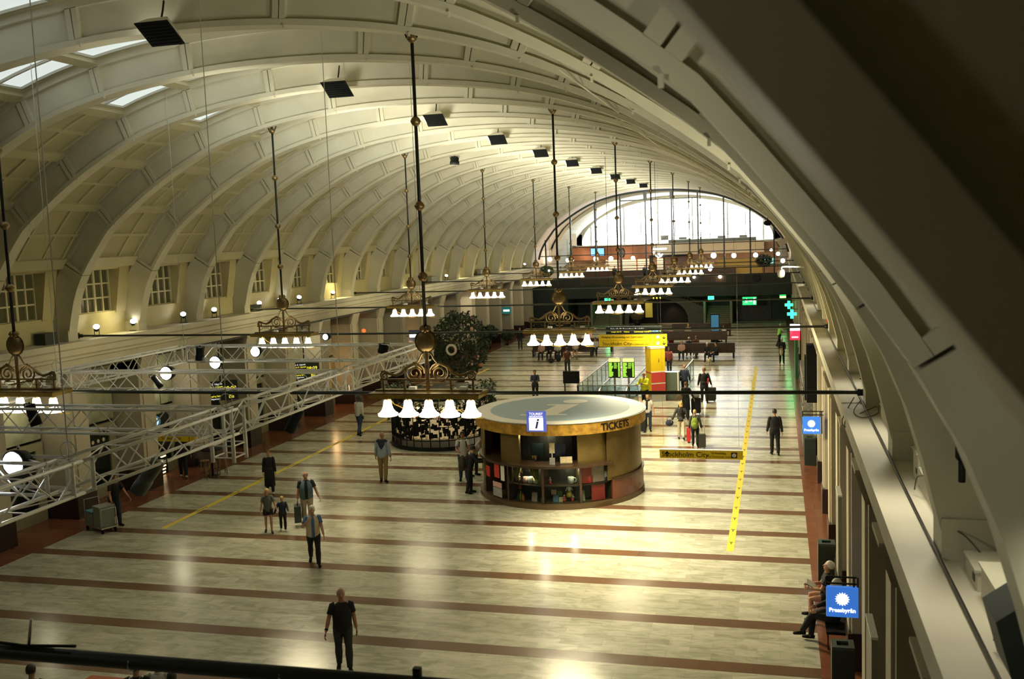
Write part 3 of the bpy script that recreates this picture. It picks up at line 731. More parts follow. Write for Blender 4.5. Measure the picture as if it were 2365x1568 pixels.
m = MB(); m.arc(0.1, 2.93, 0, 360, 0, .16, 64); m.obj('plinth', mat('kiosk_plinth', (.10, .065, .03), .4, .2), kio)
m = MB(); m.arc(2.0, 2.92, -92, 49, 1.37, 1.45, 40); m.obj('counter', M_WOODDARK, kio)
m = MB(); m.arc(2.78, 2.84, 45, 300, .82, 2.5, 60); m.obj('tall_brass_panel', M_BRASSPANEL, kio)
m = MB(); m.arc(2.80, 2.90, 49, 268, .16, .82, 60); m.obj('lower_wood_panel', M_REDWOOD, kio)
m = MB(); m.arc(2.86, 2.93, 49, 268, .82, .88, 60); m.obj('panel_ledge', M_WOODDARK, kio)
m = MB(); m.arc(2.60, 2.70, -37, -19, 1.45, 2.5, 10); m.obj('brass_wall_panel', M_BRASSPANEL, kio)
m = MB(); m.arc(2.60, 2.68, 24, 46, 1.45, 2.5, 12); m.obj('brass_wall_panel', mat('brass_panel_light', (.25, .18, .065), .3, .7, var=.2, scale=2), kio)
m = MB(); m.arc(1.55, 1.62, -92, 300, .2, 2.5, 40); m.obj('inner_wall', M_DARKIN, kio)
for a in (-90, -61, -28.5, -1, 25, 49): m = MB(); m.arc(2.05, 2.80, a-.8, a+.8, .16, 1.40, 2); m.obj('cabinet_divider', M_WOODDARK, kio)
m = MB(); m.arc(2.05, 2.10, -92, 49, .16, 1.37, 30); m.obj('cabinet_back', M_DARKIN, kio)
for a0, a1 in ((-28, -1.5), (-.5, 24.5), (25.5, 48.5)):
    m = MB(); m.arc(2.1, 2.76, a0, a1, .74, .765, 8); m.obj('display_shelf', M_WOODDARK, kio)
    m = MB(); m.arc(2.785, 2.79, a0, a1, .17, 1.36, 8); m.obj('display_glass', M_GLASS, kio)
m = MB(); m.arc(2.70, 2.80, -92, -61.5, .16, 1.37, 8); m.obj('cabinet_front', M_WOODDARK, kio)
for z in (1.1, .35):
    m = MB(); a = R(80); m.cbox((2.91*math.sin(a), -2.91*math.cos(a), z-.3 if z > 1 else z), (.05, .05, .07)); m.obj('brass_hinge', M_BRASS, kio)
# hanging tourist information sign
sg = thing('tourist_sign', 'small blue and white backlit tourist information sign hanging in front of the kiosk roof', 'sign', ony(1239, 973, 31.02))
M_SIGNBLUE = mat('sign_blue_lit', (.05, .08, .35), .4, emit=.55, ecol=(.10, .14, .55)); M_LITWHITE = mat('lit_white', (.9, .88, .9), .4, emit=1.1)
m = MB(); m.box(-.32, .32, -.05, .05, -.335, .335); m.obj('sign_box', M_SIGNBLUE, sg)
m = MB(); m.box(-.235, .235, -.062, -.05, -.285, .13); m.obj('white_panel', M_LITWHITE, sg)
M_TXTBLUE = mat('letter_blue', (.03, .04, .2), .5)
text('TOURIST', .115, M_LITWHITE, sg, (0, -.055, .25)); text('INFORMATION', .066, M_LITWHITE, sg, (0, -.055, .168))
text('i', .46, M_TXTBLUE, sg, (0, -.066, -.075), shear=.25, bold=.012)
m = MB(); m.box(-.02, .02, .05, .14, .1, .16); m.obj('bracket', M_IRON, sg)
lamp('POINT', (KC.x-.2, KC.y-2.2, 2.3), 10, WARM, None, .1); lamp('POINT', (KC.x-.6, KC.y-2.45, 1.25), 7, WARM, None, .05); lamp('POINT', (KC.x+.9, KC.y-2.45, 1.25), 7, WARM, None, .05)
# goods in the display: each a thing of its own
def kpos(a, r, z): return (KC.x+r*math.sin(R(a)), KC.y-r*math.cos(R(a)), z)
COLS = {'red': (.55, .04, .03), 'white': (.75, .72, .68), 'pink': (.65, .38, .36), 'blue': (.15, .28, .5), 'yellow': (.6, .48, .06), 'green': (.12, .28, .12), 'cream': (.7, .6, .42), 'orange': (.75, .22, .06), 'brown': (.2, .1, .05), 'grey': (.35, .35, .34)}
CM = {k: mat('goods_' + k, v, .5, var=.2, scale=14) for k, v in COLS.items()}
def kthing(nm, lab, cat, a, r, z): return thing(nm, lab, cat, kpos(a, r, z), R(a), 'goods in the kiosk display')
def poster(a, r, z0, w_, h_, c, lab, lines=(), lc='white'):
    t = kthing('poster', lab, 'poster', a, r, z0); m = MB(); m.box(-w_/2, w_/2, -.008, .008, 0, h_); m.obj('sheet', CM[c], t)
    if lines:
        for i, (s, sz, zz) in enumerate(lines): text(s, sz, CM[lc], t, (0, -.012, zz), name='printed_line', depth=.001)
def bars(a): return [('▬', .1, a)]
poster(-52, 2.83, .80, .32, .36, 'red', 'small red poster on the left end of the kiosk base')
poster(-40, 2.80, .86, .30, .50, 'red', 'tall red poster in the left kiosk cabinet beside a white strip')
poster(-33.5, 2.80, .80, .18, .52, 'white', 'narrow white poster strip in the left kiosk cabinet')
poster(-40, 2.80, .52, .52, .18, 'pink', 'pale pink sheet low in the left kiosk cabinet')
poster(-40, 2.80, .2, .52, .30, 'grey', 'grey picture panel at the foot of the left kiosk cabinet')
poster(30, 2.66, .79, .40, .56, 'red', 'red poster behind glass in the right kiosk cabinet')
poster(39, 2.66, .79, .46, .58, 'pink', 'pale pink poster behind glass in the right kiosk cabinet')
poster(38.5, 2.70, .18, .50, .54, 'red', 'red notice with printed lines at the foot of the right cabinet')
poster(46.3, 2.70, .92, .20, .20, 'white', 'small white card beside the pink poster')
def book(a, r, z, w_, h_, c, lab, dz=.03, nm='book'):
    t = kthing(nm, lab, nm, a, r, z); m = MB(); M = Matrix.Rotation(R(-12), 4, 'X'); m.box(-w_/2, w_/2, -dz/2, dz/2, 0, h_, M); m.obj('cover', CM[c], t); m = MB(); m.box(-w_/2+.01, w_/2-.004, -dz/2+.006, dz/2-.006, .006, h_+.003, M); m.obj('pages', CM['white'], t)
book(-9.5, 2.55, .165, .20, .30, 'pink', 'pale pink book standing low in the second cabinet')
book(7, 2.5, .165, .18, .22, 'blue', 'light blue book on the cabinet floor under the printed cards')
book(5.5, 2.45, .40, .17, .16, 'pink', 'pink book at the back of the third cabinet')
book(11.5, 2.5, .165, .18, .16, 'cream', 'cream book on the cabinet floor beside the light blue one')
book(10, 2.4, .34, .17, .16, 'green', 'pale green card at the middle of the third cabinet')
book(27.5, 2.55, .165, .16, .34, 'cream', 'tall cream booklet at the right cabinet edge')
book(28, 2.5, .78, .13, .26, 'red', 'slim red booklet leaning on the upper right shelf')
def bottle(a, r, z, h_, c, lab):
    t = kthing('bottle', lab, 'bottle', a, r, z); m = MB(); m.lathe([(.05, 0), (.055, .02), (.055, h_*.6), (.02, h_*.78), (.02, h_)], (0, 0, 0), 10); m.obj('glass_body', CM[c], t); m = MB(); m.lathe([(.024, h_), (.024, h_+.03), (0, h_+.03)], (0, 0, 0), 8); m.obj('cap', CM['brown'], t)
bottle(-22, 2.5, .165, .30, 'yellow', 'yellow bottle on the floor of the second cabinet')
bottle(-19, 2.55, .165, .22, 'orange', 'orange flask beside the yellow bottle')
bottle(-25.5, 2.45, .165, .18, 'green', 'small green bottle at the left of the second cabinet')
bottle(-24.5, 2.4, .5, .2, 'red', 'thin red bottle hanging above the yellow one')
bottle(-3.5, 2.5, .165, .14, 'blue', 'little blue bottle at the divider of the second cabinet')
def mug(a, r, z, s, c, lab):
    t = kthing('mug', lab, 'mug', a, r, z); m = MB(); m.lathe([(.05*s, 0), (.06*s, .02*s), (.06*s, .13*s), (.05*s, .13*s), (.045*s, .03*s), (0, .03*s)], (0, 0, 0), 12); m.obj('cup', CM[c], t); m = MB(); m.tube([(.055*s, 0, .11*s), (.1*s, 0, .1*s), (.1*s, 0, .04*s), (.055*s, 0, .03*s)], .010*s, 6); m.obj('handle', CM[c], t)
mug(-17, 2.5, .765, 1.6, 'pink', 'pink patterned mug on the upper shelf of the second cabinet')
mug(-12.5, 2.5, .765, 1.7, 'white', 'white mug with dark dots on the upper shelf')
mug(-8, 2.5, .765, 1.7, 'cream', 'cream mug with curled handle at the right of the shelf')
mug(19, 2.5, .765, 1.8, 'grey', 'grey mug on the upper shelf of the third cabinet')
mug(33, 2.6, .765, 2.0, 'red', 'large red mug in front of the red poster')
mug(45.5, 2.55, .765, 1.5, 'blue', 'white and blue mug at the right end of the upper shelf')
def doll(a, r, z, s, top, skirt, lab):
    t = kthing('doll', lab, 'doll', a, r, z); m = MB(); m.lathe([(.09*s, 0), (.08*s, .12*s), (.045*s, .2*s)], (0, 0, 0), 12); m.obj('skirt', CM[skirt], t); m = MB(); m.lathe([(.045*s, .2*s), (.06*s, .27*s), (.02*s, .33*s)], (0, 0, 0), 10); m.tube([(-.06*s, 0, .29*s), (-.1*s, -.01, .18*s)], .014*s, 6); m.tube([(.06*s, 0, .29*s), (.1*s, -.01, .18*s)], .014*s, 6); m.obj('blouse', CM[top], t); m = MB(); m.ball((0, 0, .375*s), .045*s, 10); m.obj('head', M_SKIN, t)
doll(17.5, 2.5, .33, 1.15, 'white', 'yellow', 'folk costume in white blouse and yellow skirt in the third cabinet')
doll(13.5, 2.55, .165, .6, 'red', 'red', 'small red doll on the floor of the third cabinet')
doll(20, 2.5, .165, .62, 'cream', 'red', 'small doll in cream and red at the right of the third cabinet')
doll(3, 2.5, .765, .6, 'pink', 'red', 'small red and pink figure on the upper shelf of the third cabinet')
doll(-23, 2.5, .765, .7, 'cream', 'brown', 'small dark figure behind the mugs on the second upper shelf')
for sx, a in ((-1, -22.5), (1, -8.5)):
    t = kthing('curtain', 'yellow-green drape tied back at the %s of the second cabinet' % ('left' if sx < 0 else 'right'), 'curtain', a, 2.62, .95)
    m = MB()
    for q in range(6): m.tube([((q-2.5)*.06, .01*(q % 2), .40), ((q-2.5)*.045+.02*sx, .01*(q % 2), .2), (sx*.09+(q-2.5)*.02, 0, 0)], [.034, .03, .02], 6)
    m.obj('folds', mat('drape_olive', (.22, .18, .035), .8, var=.3, scale=20), t)
t = kthing('price_stand', 'white price card stand on the kiosk counter by the window', 'card stand', 5.5, 2.55, 1.45); m = MB(); m.box(-.09, .09, -.01, .01, .38, .72); m.obj('card', CM['cream'], t); m = MB(); m.cyl((0, 0, 0), (0, 0, .4), .02, None, 6); m.box(-.09, .09, -.03, .03, 0, .22); m.obj('stand', CM['grey'], t)
t = kthing('brochure_stack', 'slanted stack of pale brochures on the kiosk counter', 'brochures', 16, 2.5, 1.45); m = MB(); M = Matrix.Rotation(R(20), 4, 'X')
for q in range(5): m.box(-.2, .2, -.02, .02, .02+q*.03, .07+q*.03, M @ Matrix.Translation((0, q*.03, 0)))
m.obj('sheets', CM['cream'], t)
for a, lab in ((-10, 'dark computer screen at the left inside the kiosk window'), (9.5, 'dark blue screen panel at the right inside the kiosk window')):
    t = thing('monitor', lab, 'monitor', kpos(a, 2.1, 1.45), R(a)); m = MB(); m.box(-.25, .25, -.02, .02, .18, .6); m.obj('screen', mat('screen_off_%d' % (a > 0), (.01, .02, .08 if a > 0 else .02), .2), t); m = MB(); m.box(-.03, .03, -.02, .02, 0, .2); m.box(-.1, .1, -.08, .08, 0, .02); m.obj('foot', M_IRON, t)

# ================================================================ FLOWER STALL, PLANTS
def leafball(name, m_, centre, rad, n, s, par=None, squash=1.0, seed=1):
    rd = random.Random(seed); m = MB()
    for i in range(n):
        u, v, q = rd.uniform(-1, 1), rd.uniform(0, 2*PI), rd.uniform(.55, 1)**.6
        c = Vector((rad*q*math.sqrt(1-u*u)*math.cos(v), rad*q*math.sqrt(1-u*u)*math.sin(v), rad*q*u*squash)) + Vector(centre)
        a = Vector((rd.gauss(0, 1), rd.gauss(0, 1), rd.gauss(0, 1))).normalized(); b = a.orthogonal().normalized(); l = s*rd.uniform(.6, 1.4)
        k = a.cross(b)*l*.15
        m.add([c-a*l*.5, c+b*l*.28+k, c+a*l*.5, c-b*l*.28+k], [(0, 1, 2), (0, 2, 3)])
    return m.obj(name, m_, par, fix=False)
M_LEAF = mat('leaf_dark', (.025, .05, .018), .5, var=.5, scale=3); M_LEAFB = mat('leaf_bright', (.08, .17, .02), .5, var=.4, scale=3); M_BARK = mat('bark', (.07, .045, .025), .8)
FL = Vector((-14.6, 41.9, 0))
fs = thing('flower_stall', 'round flower stall with a planted roof and lit pierced metal screens left of the kiosk', 'stall', FL)
m = MB(); m.arc(.05, 2.35, 0, 360, 0, .12, 40); m.obj('base', M_IRON, fs)
m = MB()
for i in range(26): 
    a = R(-125+i*10); m.cyl((2.28*math.sin(a), -2.28*math.cos(a), .1), (2.28*math.sin(a), -2.28*math.cos(a), 2.2), .022, None, 6)
for z in (.12, .42, 1.5, 2.15): m.arc(2.25, 2.31, -125, 125, z, z+.045, 40)
m.obj('iron_frame', M_IRON, fs)
rd = random.Random(5); m = MB()
for i in range(480):
    a0 = rd.uniform(-100, 100); z = rd.uniform(.45, 1.75); wd = rd.uniform(2, 5.5); h_ = rd.uniform(.08, .26); m.arc(2.24, 2.26, a0, a0+wd, z, z+h_, 2)
m.arc(2.235, 2.245, -100, 100, 1.0, 1.03, 40); m.arc(2.235, 2.245, -100, 100, 1.38, 1.41, 40)
m.obj('pierced_screen', M_BLACK, fs)
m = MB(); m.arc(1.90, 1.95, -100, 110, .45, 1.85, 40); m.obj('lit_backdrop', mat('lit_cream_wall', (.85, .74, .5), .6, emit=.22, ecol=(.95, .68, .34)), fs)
m = MB(); m.arc(1.9, 2.2, -100, 110, .40, .44, 40); m.obj('display_shelf', M_WOODDARK, fs)
m = MB(); m.arc(.05, 2.4, 0, 360, 2.18, 2.26, 40); m.obj('roof_plate', M_IRON, fs)
m = MB()
rd = random.Random(3)
for i in range(2600):
    a = rd.uniform(-130, 130); r_ = 2.3+rd.uniform(-.5, .18); z = rd.uniform(1.75, 2.62) if rd.random() < .7 else rd.uniform(1.0, 2.0)
    c = Vector((r_*math.sin(R(a)), -r_*math.cos(R(a)), z)); d = Vector((rd.gauss(0, 1), rd.gauss(0, 1), rd.gauss(0, 1))).normalized(); b = d.orthogonal().normalized(); l = rd.uniform(.08, .2)
    if z < 1.75 and not (a < -60 or -20 < a % 47 < 6): continue
    m.add([c-d*l*.5, c+b*l*.25, c+d*l*.5, c-b*l*.25], [(0, 1, 2), (0, 2, 3)])
m.obj('foliage', M_LEAF, fs, fix=False)
m = MB()
for i in range(60):
    a = rd.uniform(-100, 100); c = (2.25*math.sin(R(a)), -2.25*math.cos(R(a)), rd.uniform(1.3, 2.5)); m.ball(c, rd.uniform(.03, .06), 6)
m.obj('red_flower', CM['red'], fs)
m = MB()
for i in range(26):
    a = -85+i*7; h_ = rd.uniform(.1, .26); m.lathe([(.05, 0), (.07, h_), (0, h_)], (2.08*math.sin(R(a)), -2.08*math.cos(R(a)), .44), 8)
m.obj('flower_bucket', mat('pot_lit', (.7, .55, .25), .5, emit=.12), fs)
lamp('POINT', (FL.x-.4, FL.y-2.1, 1.7), 6, WARM, None, .1); lamp('POINT', (FL.x+1.0, FL.y-2.0, 1.7), 6, WARM, None, .1)
# decorated green tree beside the left arcade
def tree(px, py, h_, rad, lab, seed=1, lm=None, sq=1.0, name='potted_tree', tz=None):
    p = onz(px, py); t = thing(name, lab, 'tree' if h_ > 1.4 else 'plant', p)
    m = MB(); m.lathe([(.22*min(1, rad), 0), (.28*min(1, rad), .35*min(1, rad)), (.24*min(1, rad), .35*min(1, rad)), (0, .3*min(1, rad))], (0, 0, 0), 12); m.obj('pot', M_BLACK, t)
    m = MB(); m.tube([(0, 0, .2), (.05, .02, h_*.4), (0, 0, h_*.8)], [.05, .04, .02], 7); m.obj('trunk', M_BARK, t)
    leafball('foliage', lm or M_LEAF, (0, 0, tz or h_-rad*sq), rad, int(1500*min(1.4, rad)+150), .24*min(1, rad+.2), t, sq, seed); return t
tr = tree(1065, 885, 4.6, 1.9, 'big dark green tree decked with ornaments against the left arcade', 2, None, 1.15)
rd = random.Random(9)
for i in range(14):
    a, z = rd.uniform(0, 2*PI), rd.uniform(1.2, 4.2); rr = 1.75*math.sqrt(max(.1, 1-((z-2.4)/2.3)**2)); m = MB(); m.ball((rr*math.cos(a), rr*math.sin(a)*.9-.2, z), rd.uniform(.07, .13), 8); m.obj('ornament', CM[rd.choice(['red', 'orange', 'yellow', 'pink'])], tr)
m = MB()
for i in range(6): m.tube([(.34*math.cos(a*PI/10+i)*(1-.06*i)+.1, -1.95, 2.35+.34*math.sin(a*PI/10+i)*(1-.06*i)) for a in range(21)], .02, 5)
m.obj('white_wire_ring', CM['white'], tr)
tree(1130, 803, 1.9, .8, 'low dark shrub beyond the decorated tree by the arcade', 4, None, .8)
tree(1172, 797, 1.2, .5, 'small shrub beside the farthest arcade planters', 6, None, .8)
tree(1020, 868, 2.4, .7, 'dark shrub in front of the arcade left of the decorated tree', 8)
# ================================================================ PEOPLE
def remesh(o, v, sm=True):
    md = o.modifiers.new('r', 'REMESH'); md.mode = 'VOXEL'; md.voxel_size = v; md.use_smooth_shade = True
    me = bpy.data.meshes.new_from_object(o.evaluated_get(bpy.context.evaluated_depsgraph_get()))
    mt = o.data.materials[0]; nm = o.data.name; o.modifiers.clear(); old = o.data; o.data = me; bpy.data.meshes.remove(old); me.name = nm
    me.materials.clear(); me.materials.append(mt)
    me.polygons.foreach_set('use_smooth', [True]*len(me.polygons))
def person(label, p, face, h=1.75, arms=((8, 8, 12), (-8, 8, 12)), legs=((14, 4), (-14, 10)), lean=2, look=(0, 0), sit=0, near=0,
           skin=None, hair=None, hairlen='short', top=None, sleeve='long', bottom=None, leg='trousers', shoe=None, vest=None, coat=0, build=1.0,
           scarf=None, hand_to=None, group=None, cap=None, top_len=.0):
    """a standing, walking or sitting figure. arms/legs: (left, right); arm = (swing, spread, elbow) and leg = (swing, knee bend), in degrees"""
    skin = skin or M_SKIN; s = h/1.76
    t = thing('person', label, 'person', (p[0], p[1], p[2] if len(p) > 2 else 0), R(face), group)
    S = lambda v: Vector(v)*s
    # legs
    hipz = .93
    J = {}
    lows = []
    for i, sx in enumerate((-1, 1)):
        a, b = R(legs[i][0]), R(legs[i][1]); sp = legs[i][2] if len(legs[i]) > 2 else 1.5
        hip = Vector((sx*.092, 0, hipz)); kn = hip + Vector((sx*.43*math.sin(R(sp)), .43*math.sin(a), -.43*math.cos(a)))
        an = kn + Vector((0, .42*math.sin(a-b), -.42*math.cos(a-b)))
        fd = a-b; pit = max(-.9, min(.5, (fd)*.6)) if not sit else 0
        toe = an + Vector((sx*.03, .165*math.cos(pit), -.055+.165*math.sin(pit)))
        heel = an + Vector((0, -.06*math.cos(pit), -.055-.06*math.sin(pit)))
        J['hip', i], J['kn', i], J['an', i], J['toe', i], J['heel', i] = hip, kn, an, toe, heel
        lows += [toe.z-.028, heel.z-.03]
    dz = (-min(lows)) if not sit else (sit/s - hipz + .09)
    for k in J: J[k] = J[k] + Vector((0, 0, dz))
    pel = Vector((0, 0, hipz+dz))
    ln = Matrix.Rotation(-R(lean), 3, 'X')
    U = lambda x, y, z: pel + ln @ Vector((x, y, z-hipz))
    nod = Matrix.Rotation(-R(look[1]), 3, 'X'); trn = Matrix.Rotation(R(look[0]), 3, 'Z'); HC = U(0, .0, 1.52)
    Hd = lambda x, y, z: HC + ln @ (trn @ (nod @ Vector((x, y, z-1.52))))
    for i, sx in enumerate((-1, 1)):
        sw, sd, el = [R(q) for q in arms[i][:3]]
        sh = U(sx*.178*build**.5, 0, 1.425)
        dirn = ln @ Vector((sx*math.sin(sd), math.sin(sw)*math.cos(sd), -math.cos(sw)*math.cos(sd))); e_ = sh+dirn*.29
        inw = R(arms[i][3]) if len(arms[i]) > 3 else 0
        d2 = ln @ Vector((sx*(math.sin(sd)*math.cos(el)-math.sin(inw)), math.sin(sw+el)*math.cos(sd), -math.cos(sw+el)*math.cos(sd))); d2.normalize()
        wr = e_+d2*.255
        J['sh', i], J['el', i], J['wr', i], J['hd', i] = sh, e_, wr, d2
    b_ = build; n = 12 if near else 10
    side = (1, 0, 0)
    def torso(m, g):
        m.tube([S(U(0, 0, .86)), S(U(0, 0, .93)), S(U(0, .005, 1.06)), S(U(0, .012, 1.20)), S(U(0, .005, 1.32)), S(U(0, -.005, 1.41)), S(U(0, -.012, 1.465))],
               [(s*(.15+g), s*(.10+g)), (s*(.17*b_**.5+g), s*(.115*b_+g)), (s*(.152*b_+g), s*(.108*b_+g)), (s*(.168*b_**.6+g), s*(.118*b_+g)), (s*(.178*b_**.5+g), s*(.115*b_**.6+g)), (s*(.16+g), s*(.085+g)), (s*(.08+g), s*(.06+g))], 14, side=side)
    def legm(m, i, g, z1=1.0, ank=True):
        H, K, A = J['hip', i], J['kn', i], J['an', i]
        pts = [S(H+Vector((0, 0, .03))), S(H.lerp(K, .25)), S(H.lerp(K, .8)), S(K), S(K.lerp(A, .3)), S(K.lerp(A, .75)), S(A)]
        rr = [.092, .088, .062, .056, .057, .042, .036]
        k = 7 if z1 >= 1 else 4
        m.tube(pts[:k], [s*(r*b_**.4+g*(1 if j < 4 else 1.5)) for j, r in enumerate(rr[:k])], n)
    sx_ = lambda i: (-1, 1)[i]
    def armm(m, i, g, upto=1.0):
        a, e_, w_ = J['sh', i], J['el', i], J['wr', i]
        pts = [S(a+Vector((-sx_(i)*.06, 0, .012))), S(a+Vector((-sx_(i)*.012, 0, -.004))), S(a.lerp(e_, .5)), S(e_), S(e_.lerp(w_, .35)), S(w_)]; rr = [.045, .056, .047, .040, .040, .028]
        if upto < 1: pts = pts[:3] + [S(a.lerp(e_, .62))]; rr = rr[:3]+[.052]
        m.tube(pts, [s*(r*b_**.4+g) for r in rr], n)
    # ---- body: one continuous skin surface
    m = MB(); torso(m, 0)
    m.tube([S(U(0, -.01, 1.43)), S(U(0, -.005, 1.50)), S(Hd(0, .01, 1.57))], [s*.056, s*.054, s*.052], 10)
    hm = Matrix(((1, 0, 0), (0, 1, 0), (0, 0, 1)))
    m.tube([S(Hd(0, .035, 1.525)), S(Hd(0, .035, 1.55)), S(Hd(0, .02, 1.60)), S(Hd(0, .008, 1.65)), S(Hd(0, 0, 1.70)), S(Hd(0, -.005, 1.74)), S(Hd(0, -.005, 1.758))],
           [(s*.028, s*.03), (s*.05, s*.055), (s*.064, s*.08), (s*.072, s*.094), (s*.07, s*.092), (s*.048, s*.062), (s*.012, s*.02)], 14, side=ln @ (trn @ Vector(side)))
    m.tube([S(Hd(0, .098, 1.645)), S(Hd(0, .118, 1.607)), S(Hd(0, .095, 1.597))], [s*.010, s*.017, s*.012], 6)
    for sx in (-1, 1): m.ball(S(Hd(sx*.073, .0, 1.625)), s*.026, 8, (.45, .8, 1.2))
    for i in (0, 1):
        legm(m, i, 0); armm(m, i, 0)
        m.tube([S(J['heel', i]), S(J['an', i]+Vector((0, .02, -.03))), S(J['toe', i])], [s*.028, s*.032, s*.02], 8)
    bo = m.obj('body', skin, t); remesh(bo, s*(.010 if near else .018))
    # hands: palm, four unequal curled fingers and a thumb from the side of the palm
    for i, sx in enumerate((-1, 1)):
        m = MB(); w_, d = J['wr', i], J['hd', i].normalized(); inn = Vector((-sx, 0, 0)); inn = (inn-d*inn.dot(d)).normalized(); fw = d.cross(inn)*sx
        if fw.y < 0: fw = -fw
        m.tube([S(w_-d*.02), S(w_+d*.02), S(w_+d*.05), S(w_+d*.092)], [(s*.022, s*.020), (s*.028, s*.016), (s*.040, s*.016), (s*.038, s*.014)], 10, side=fw)
        for f in range(4):
            b0 = w_+d*.088+fw*(.030-.020*f); l = (.068, .078, .072, .056)[f]
            m.tube([S(b0), S(b0+d*l*.45+inn*.006), S(b0+d*l*.78+inn*.022), S(b0+d*l*.95+inn*.042)], [s*.0095, s*.009, s*.008, s*.0065], 6)
        b0 = w_+d*.028+fw*.026; m.tube([S(b0), S(b0+d*.030+fw*.024+inn*.008), S(b0+d*.062+fw*.022+inn*.022)], [s*.012, s*.0105, s*.008], 6)
        m.obj('hand', skin, t)
    # ---- clothes
    if top:
        m = MB(); torso(m, .014)
        if top_len: m.tube([S(U(0, 0, .93-top_len)), S(U(0, 0, .95)), S(U(0, .005, 1.06))], [(s*.185, s*.14), (s*.18, s*.13), (s*(.152*b_+.018), s*(.108*b_+.018))], 14, side=side)
        for i in (0, 1):
            if sleeve == 'long': armm(m, i, .014)
            elif sleeve == 'short': armm(m, i, .013, .6)
        m.tube([S(U(0, -.01, 1.44)), S(U(0, -.008, 1.485))], [s*.075, s*.064], 10)
        m.obj('shirt' if not coat else 'jacket', top, t)
    if vest:
        m = MB(); torso(m, .024); v0 = m.v
        keep = []
        for f, sm_ in zip(m.f, m.sm):
            c = sum((Vector(v0[q]) for q in f), Vector())/len(f); 
            if len(f) == 4 and not (c.y > .06*s and abs(c.x) < .055*s): keep.append(f)
        m.f = keep; m.sm = [True]*len(keep); m.obj('waistcoat', vest, t, fix=False)
    if coat:
        m = MB(); m.tube([S(U(0, 0, .93-coat)), S(U(0, 0, .80)), S(U(0, 0, .95)), S(U(0, .005, 1.08))], [(s*.215, s*.19), (s*.20, s*.165), (s*.19, s*.14), (s*.165*b_, s*.125*b_)], 14, side=side); m.obj('coat_skirt', top, t)
    bt = bottom or top
    if leg == 'trousers':
        m = MB(); m.tube([S(U(0, 0, .83)), S(U(0, 0, .93)), S(U(0, 0, 1.02))], [(s*.145, s*.10), (s*.178*b_**.5, s*.125*b_), (s*.158*b_, s*.116*b_)], 14, side=side)
        for i in (0, 1): legm(m, i, .013)
        m.obj('trousers', bt, t)
    elif leg == 'shorts':
        m = MB(); m.tube([S(U(0, 0, .83)), S(U(0, 0, .93)), S(U(0, 0, 1.02))], [(s*.145, s*.10), (s*.18, s*.125*b_), (s*.155*b_, s*.112*b_)], 14, side=side)
        for i in (0, 1):
            H, K = J['hip', i], J['kn', i]; m.tube([S(H+Vector((0, 0, .02))), S(H.lerp(K, .35)), S(H.lerp(K, .5))], [s*.105, s*.105, s*.105], n)
        m.obj('shorts', bt, t)
    for i in (0, 1):
        m = MB(); A, T, H = J['an', i], J['toe', i], J['heel', i]
        m.tube([S(H+Vector((0, -.015, .01))), S(H.lerp(T, .25)+Vector((0, 0, .022))), S(H.lerp(T, .6)+Vector((0, 0, .008))), S(T), S(T+(T-H)*.09)], [(s*.033, s*.036), (s*.04, s*.05), (s*.045, s*.04), (s*.044, s*.03), (s*.025, s*.018)], 10, side=side)
        m.obj('shoe', shoe or M_BLACK, t)
    # ---- hair or cap
    hc = hair or mat('hair_brown', (.07, .04, .02), .6)
    if hairlen != 'bald':
        m = MB(); q = [(1.775, .02), (1.762, .05), (1.735, .072), (1.70, .084), (1.66, .086), (1.62, .08)]
        vs = []; N = 16
        for z, r in q:
            for k in range(N):
                a = 2*PI*k/N; y = -.012+r*1.22*math.sin(a); x = r*math.cos(a); zz = z
                if math.sin(a) > .0: zz = max(z, 1.60+.095*math.sin(a)+.0)  # lifted over the brow
                if hairlen == 'grey_ring' and z > 1.70: x *= .3; y *= .3
                vs.append(S(Hd(x, y, zz)))
        fs_ = [(i*N+k, i*N+(k+1) % N, (i+1)*N+(k+1) % N, (i+1)*N+k) for i in range(len(q)-1) for k in range(N)] + [tuple(range(N))]
        m.add(vs, fs_, True)
        if hairlen in ('long', 'bob'):
            zb = 1.36 if hairlen == 'long' else 1.50
            m.tube([S(Hd(0, -.035, 1.70)), S(Hd(0, -.06, 1.60)), S(U(0, -.085, (1.6+zb)/2)), S(U(0, -.09, zb))], [(s*.07, s*.05), (s*.088, s*.05), (s*.092, s*.04), (s*.06, s*.02)], 10, side=side)
            for sx in (-1, 1): m.tube([S(Hd(sx*.07, .03, 1.69)), S(Hd(sx*.085, .015, 1.6)), S(Hd(sx*.085, .01, 1.50))], [s*.02, s*.03, s*.018], 6)
        if hairlen == 'bun': m.ball(S(Hd(0, -.11, 1.68)), s*.045, 8)
        m.obj('hair', hc, t)
    if cap:
        m = MB(); m.tube([S(Hd(0, 0, 1.68)), S(Hd(0, 0, 1.72)), S(Hd(0, 0, 1.77)), S(Hd(0, 0, 1.785))], [(s*.085, s*.108), (s*.086, s*.108), (s*.06, s*.075), (s*.01, s*.02)], 14, side=side); m.tube([S(Hd(0, .09, 1.69)), S(Hd(0, .17, 1.675))], [(s*.07, s*.008), (s*.05, s*.006)], 10, side=side); m.obj('cap', cap, t)
    if near:
        for sx in (-1, 1):
            MB().ball(S(Hd(sx*.032, .078, 1.648)), s*.011, 8).obj('eye', M_BLACK, t)
            MB().tube([S(Hd(sx*.018, .088, 1.668)), S(Hd(sx*.05, .075, 1.668))], s*.006, 5).obj('eyebrow', hc, t)
        MB().tube([S(Hd(-.024, .085, 1.573)), S(Hd(0, .095, 1.571)), S(Hd(.024, .085, 1.573))], [s*.004, s*.007, s*.004], 6).obj('mouth', mat('lip', (.33, .10, .08), .5), t)
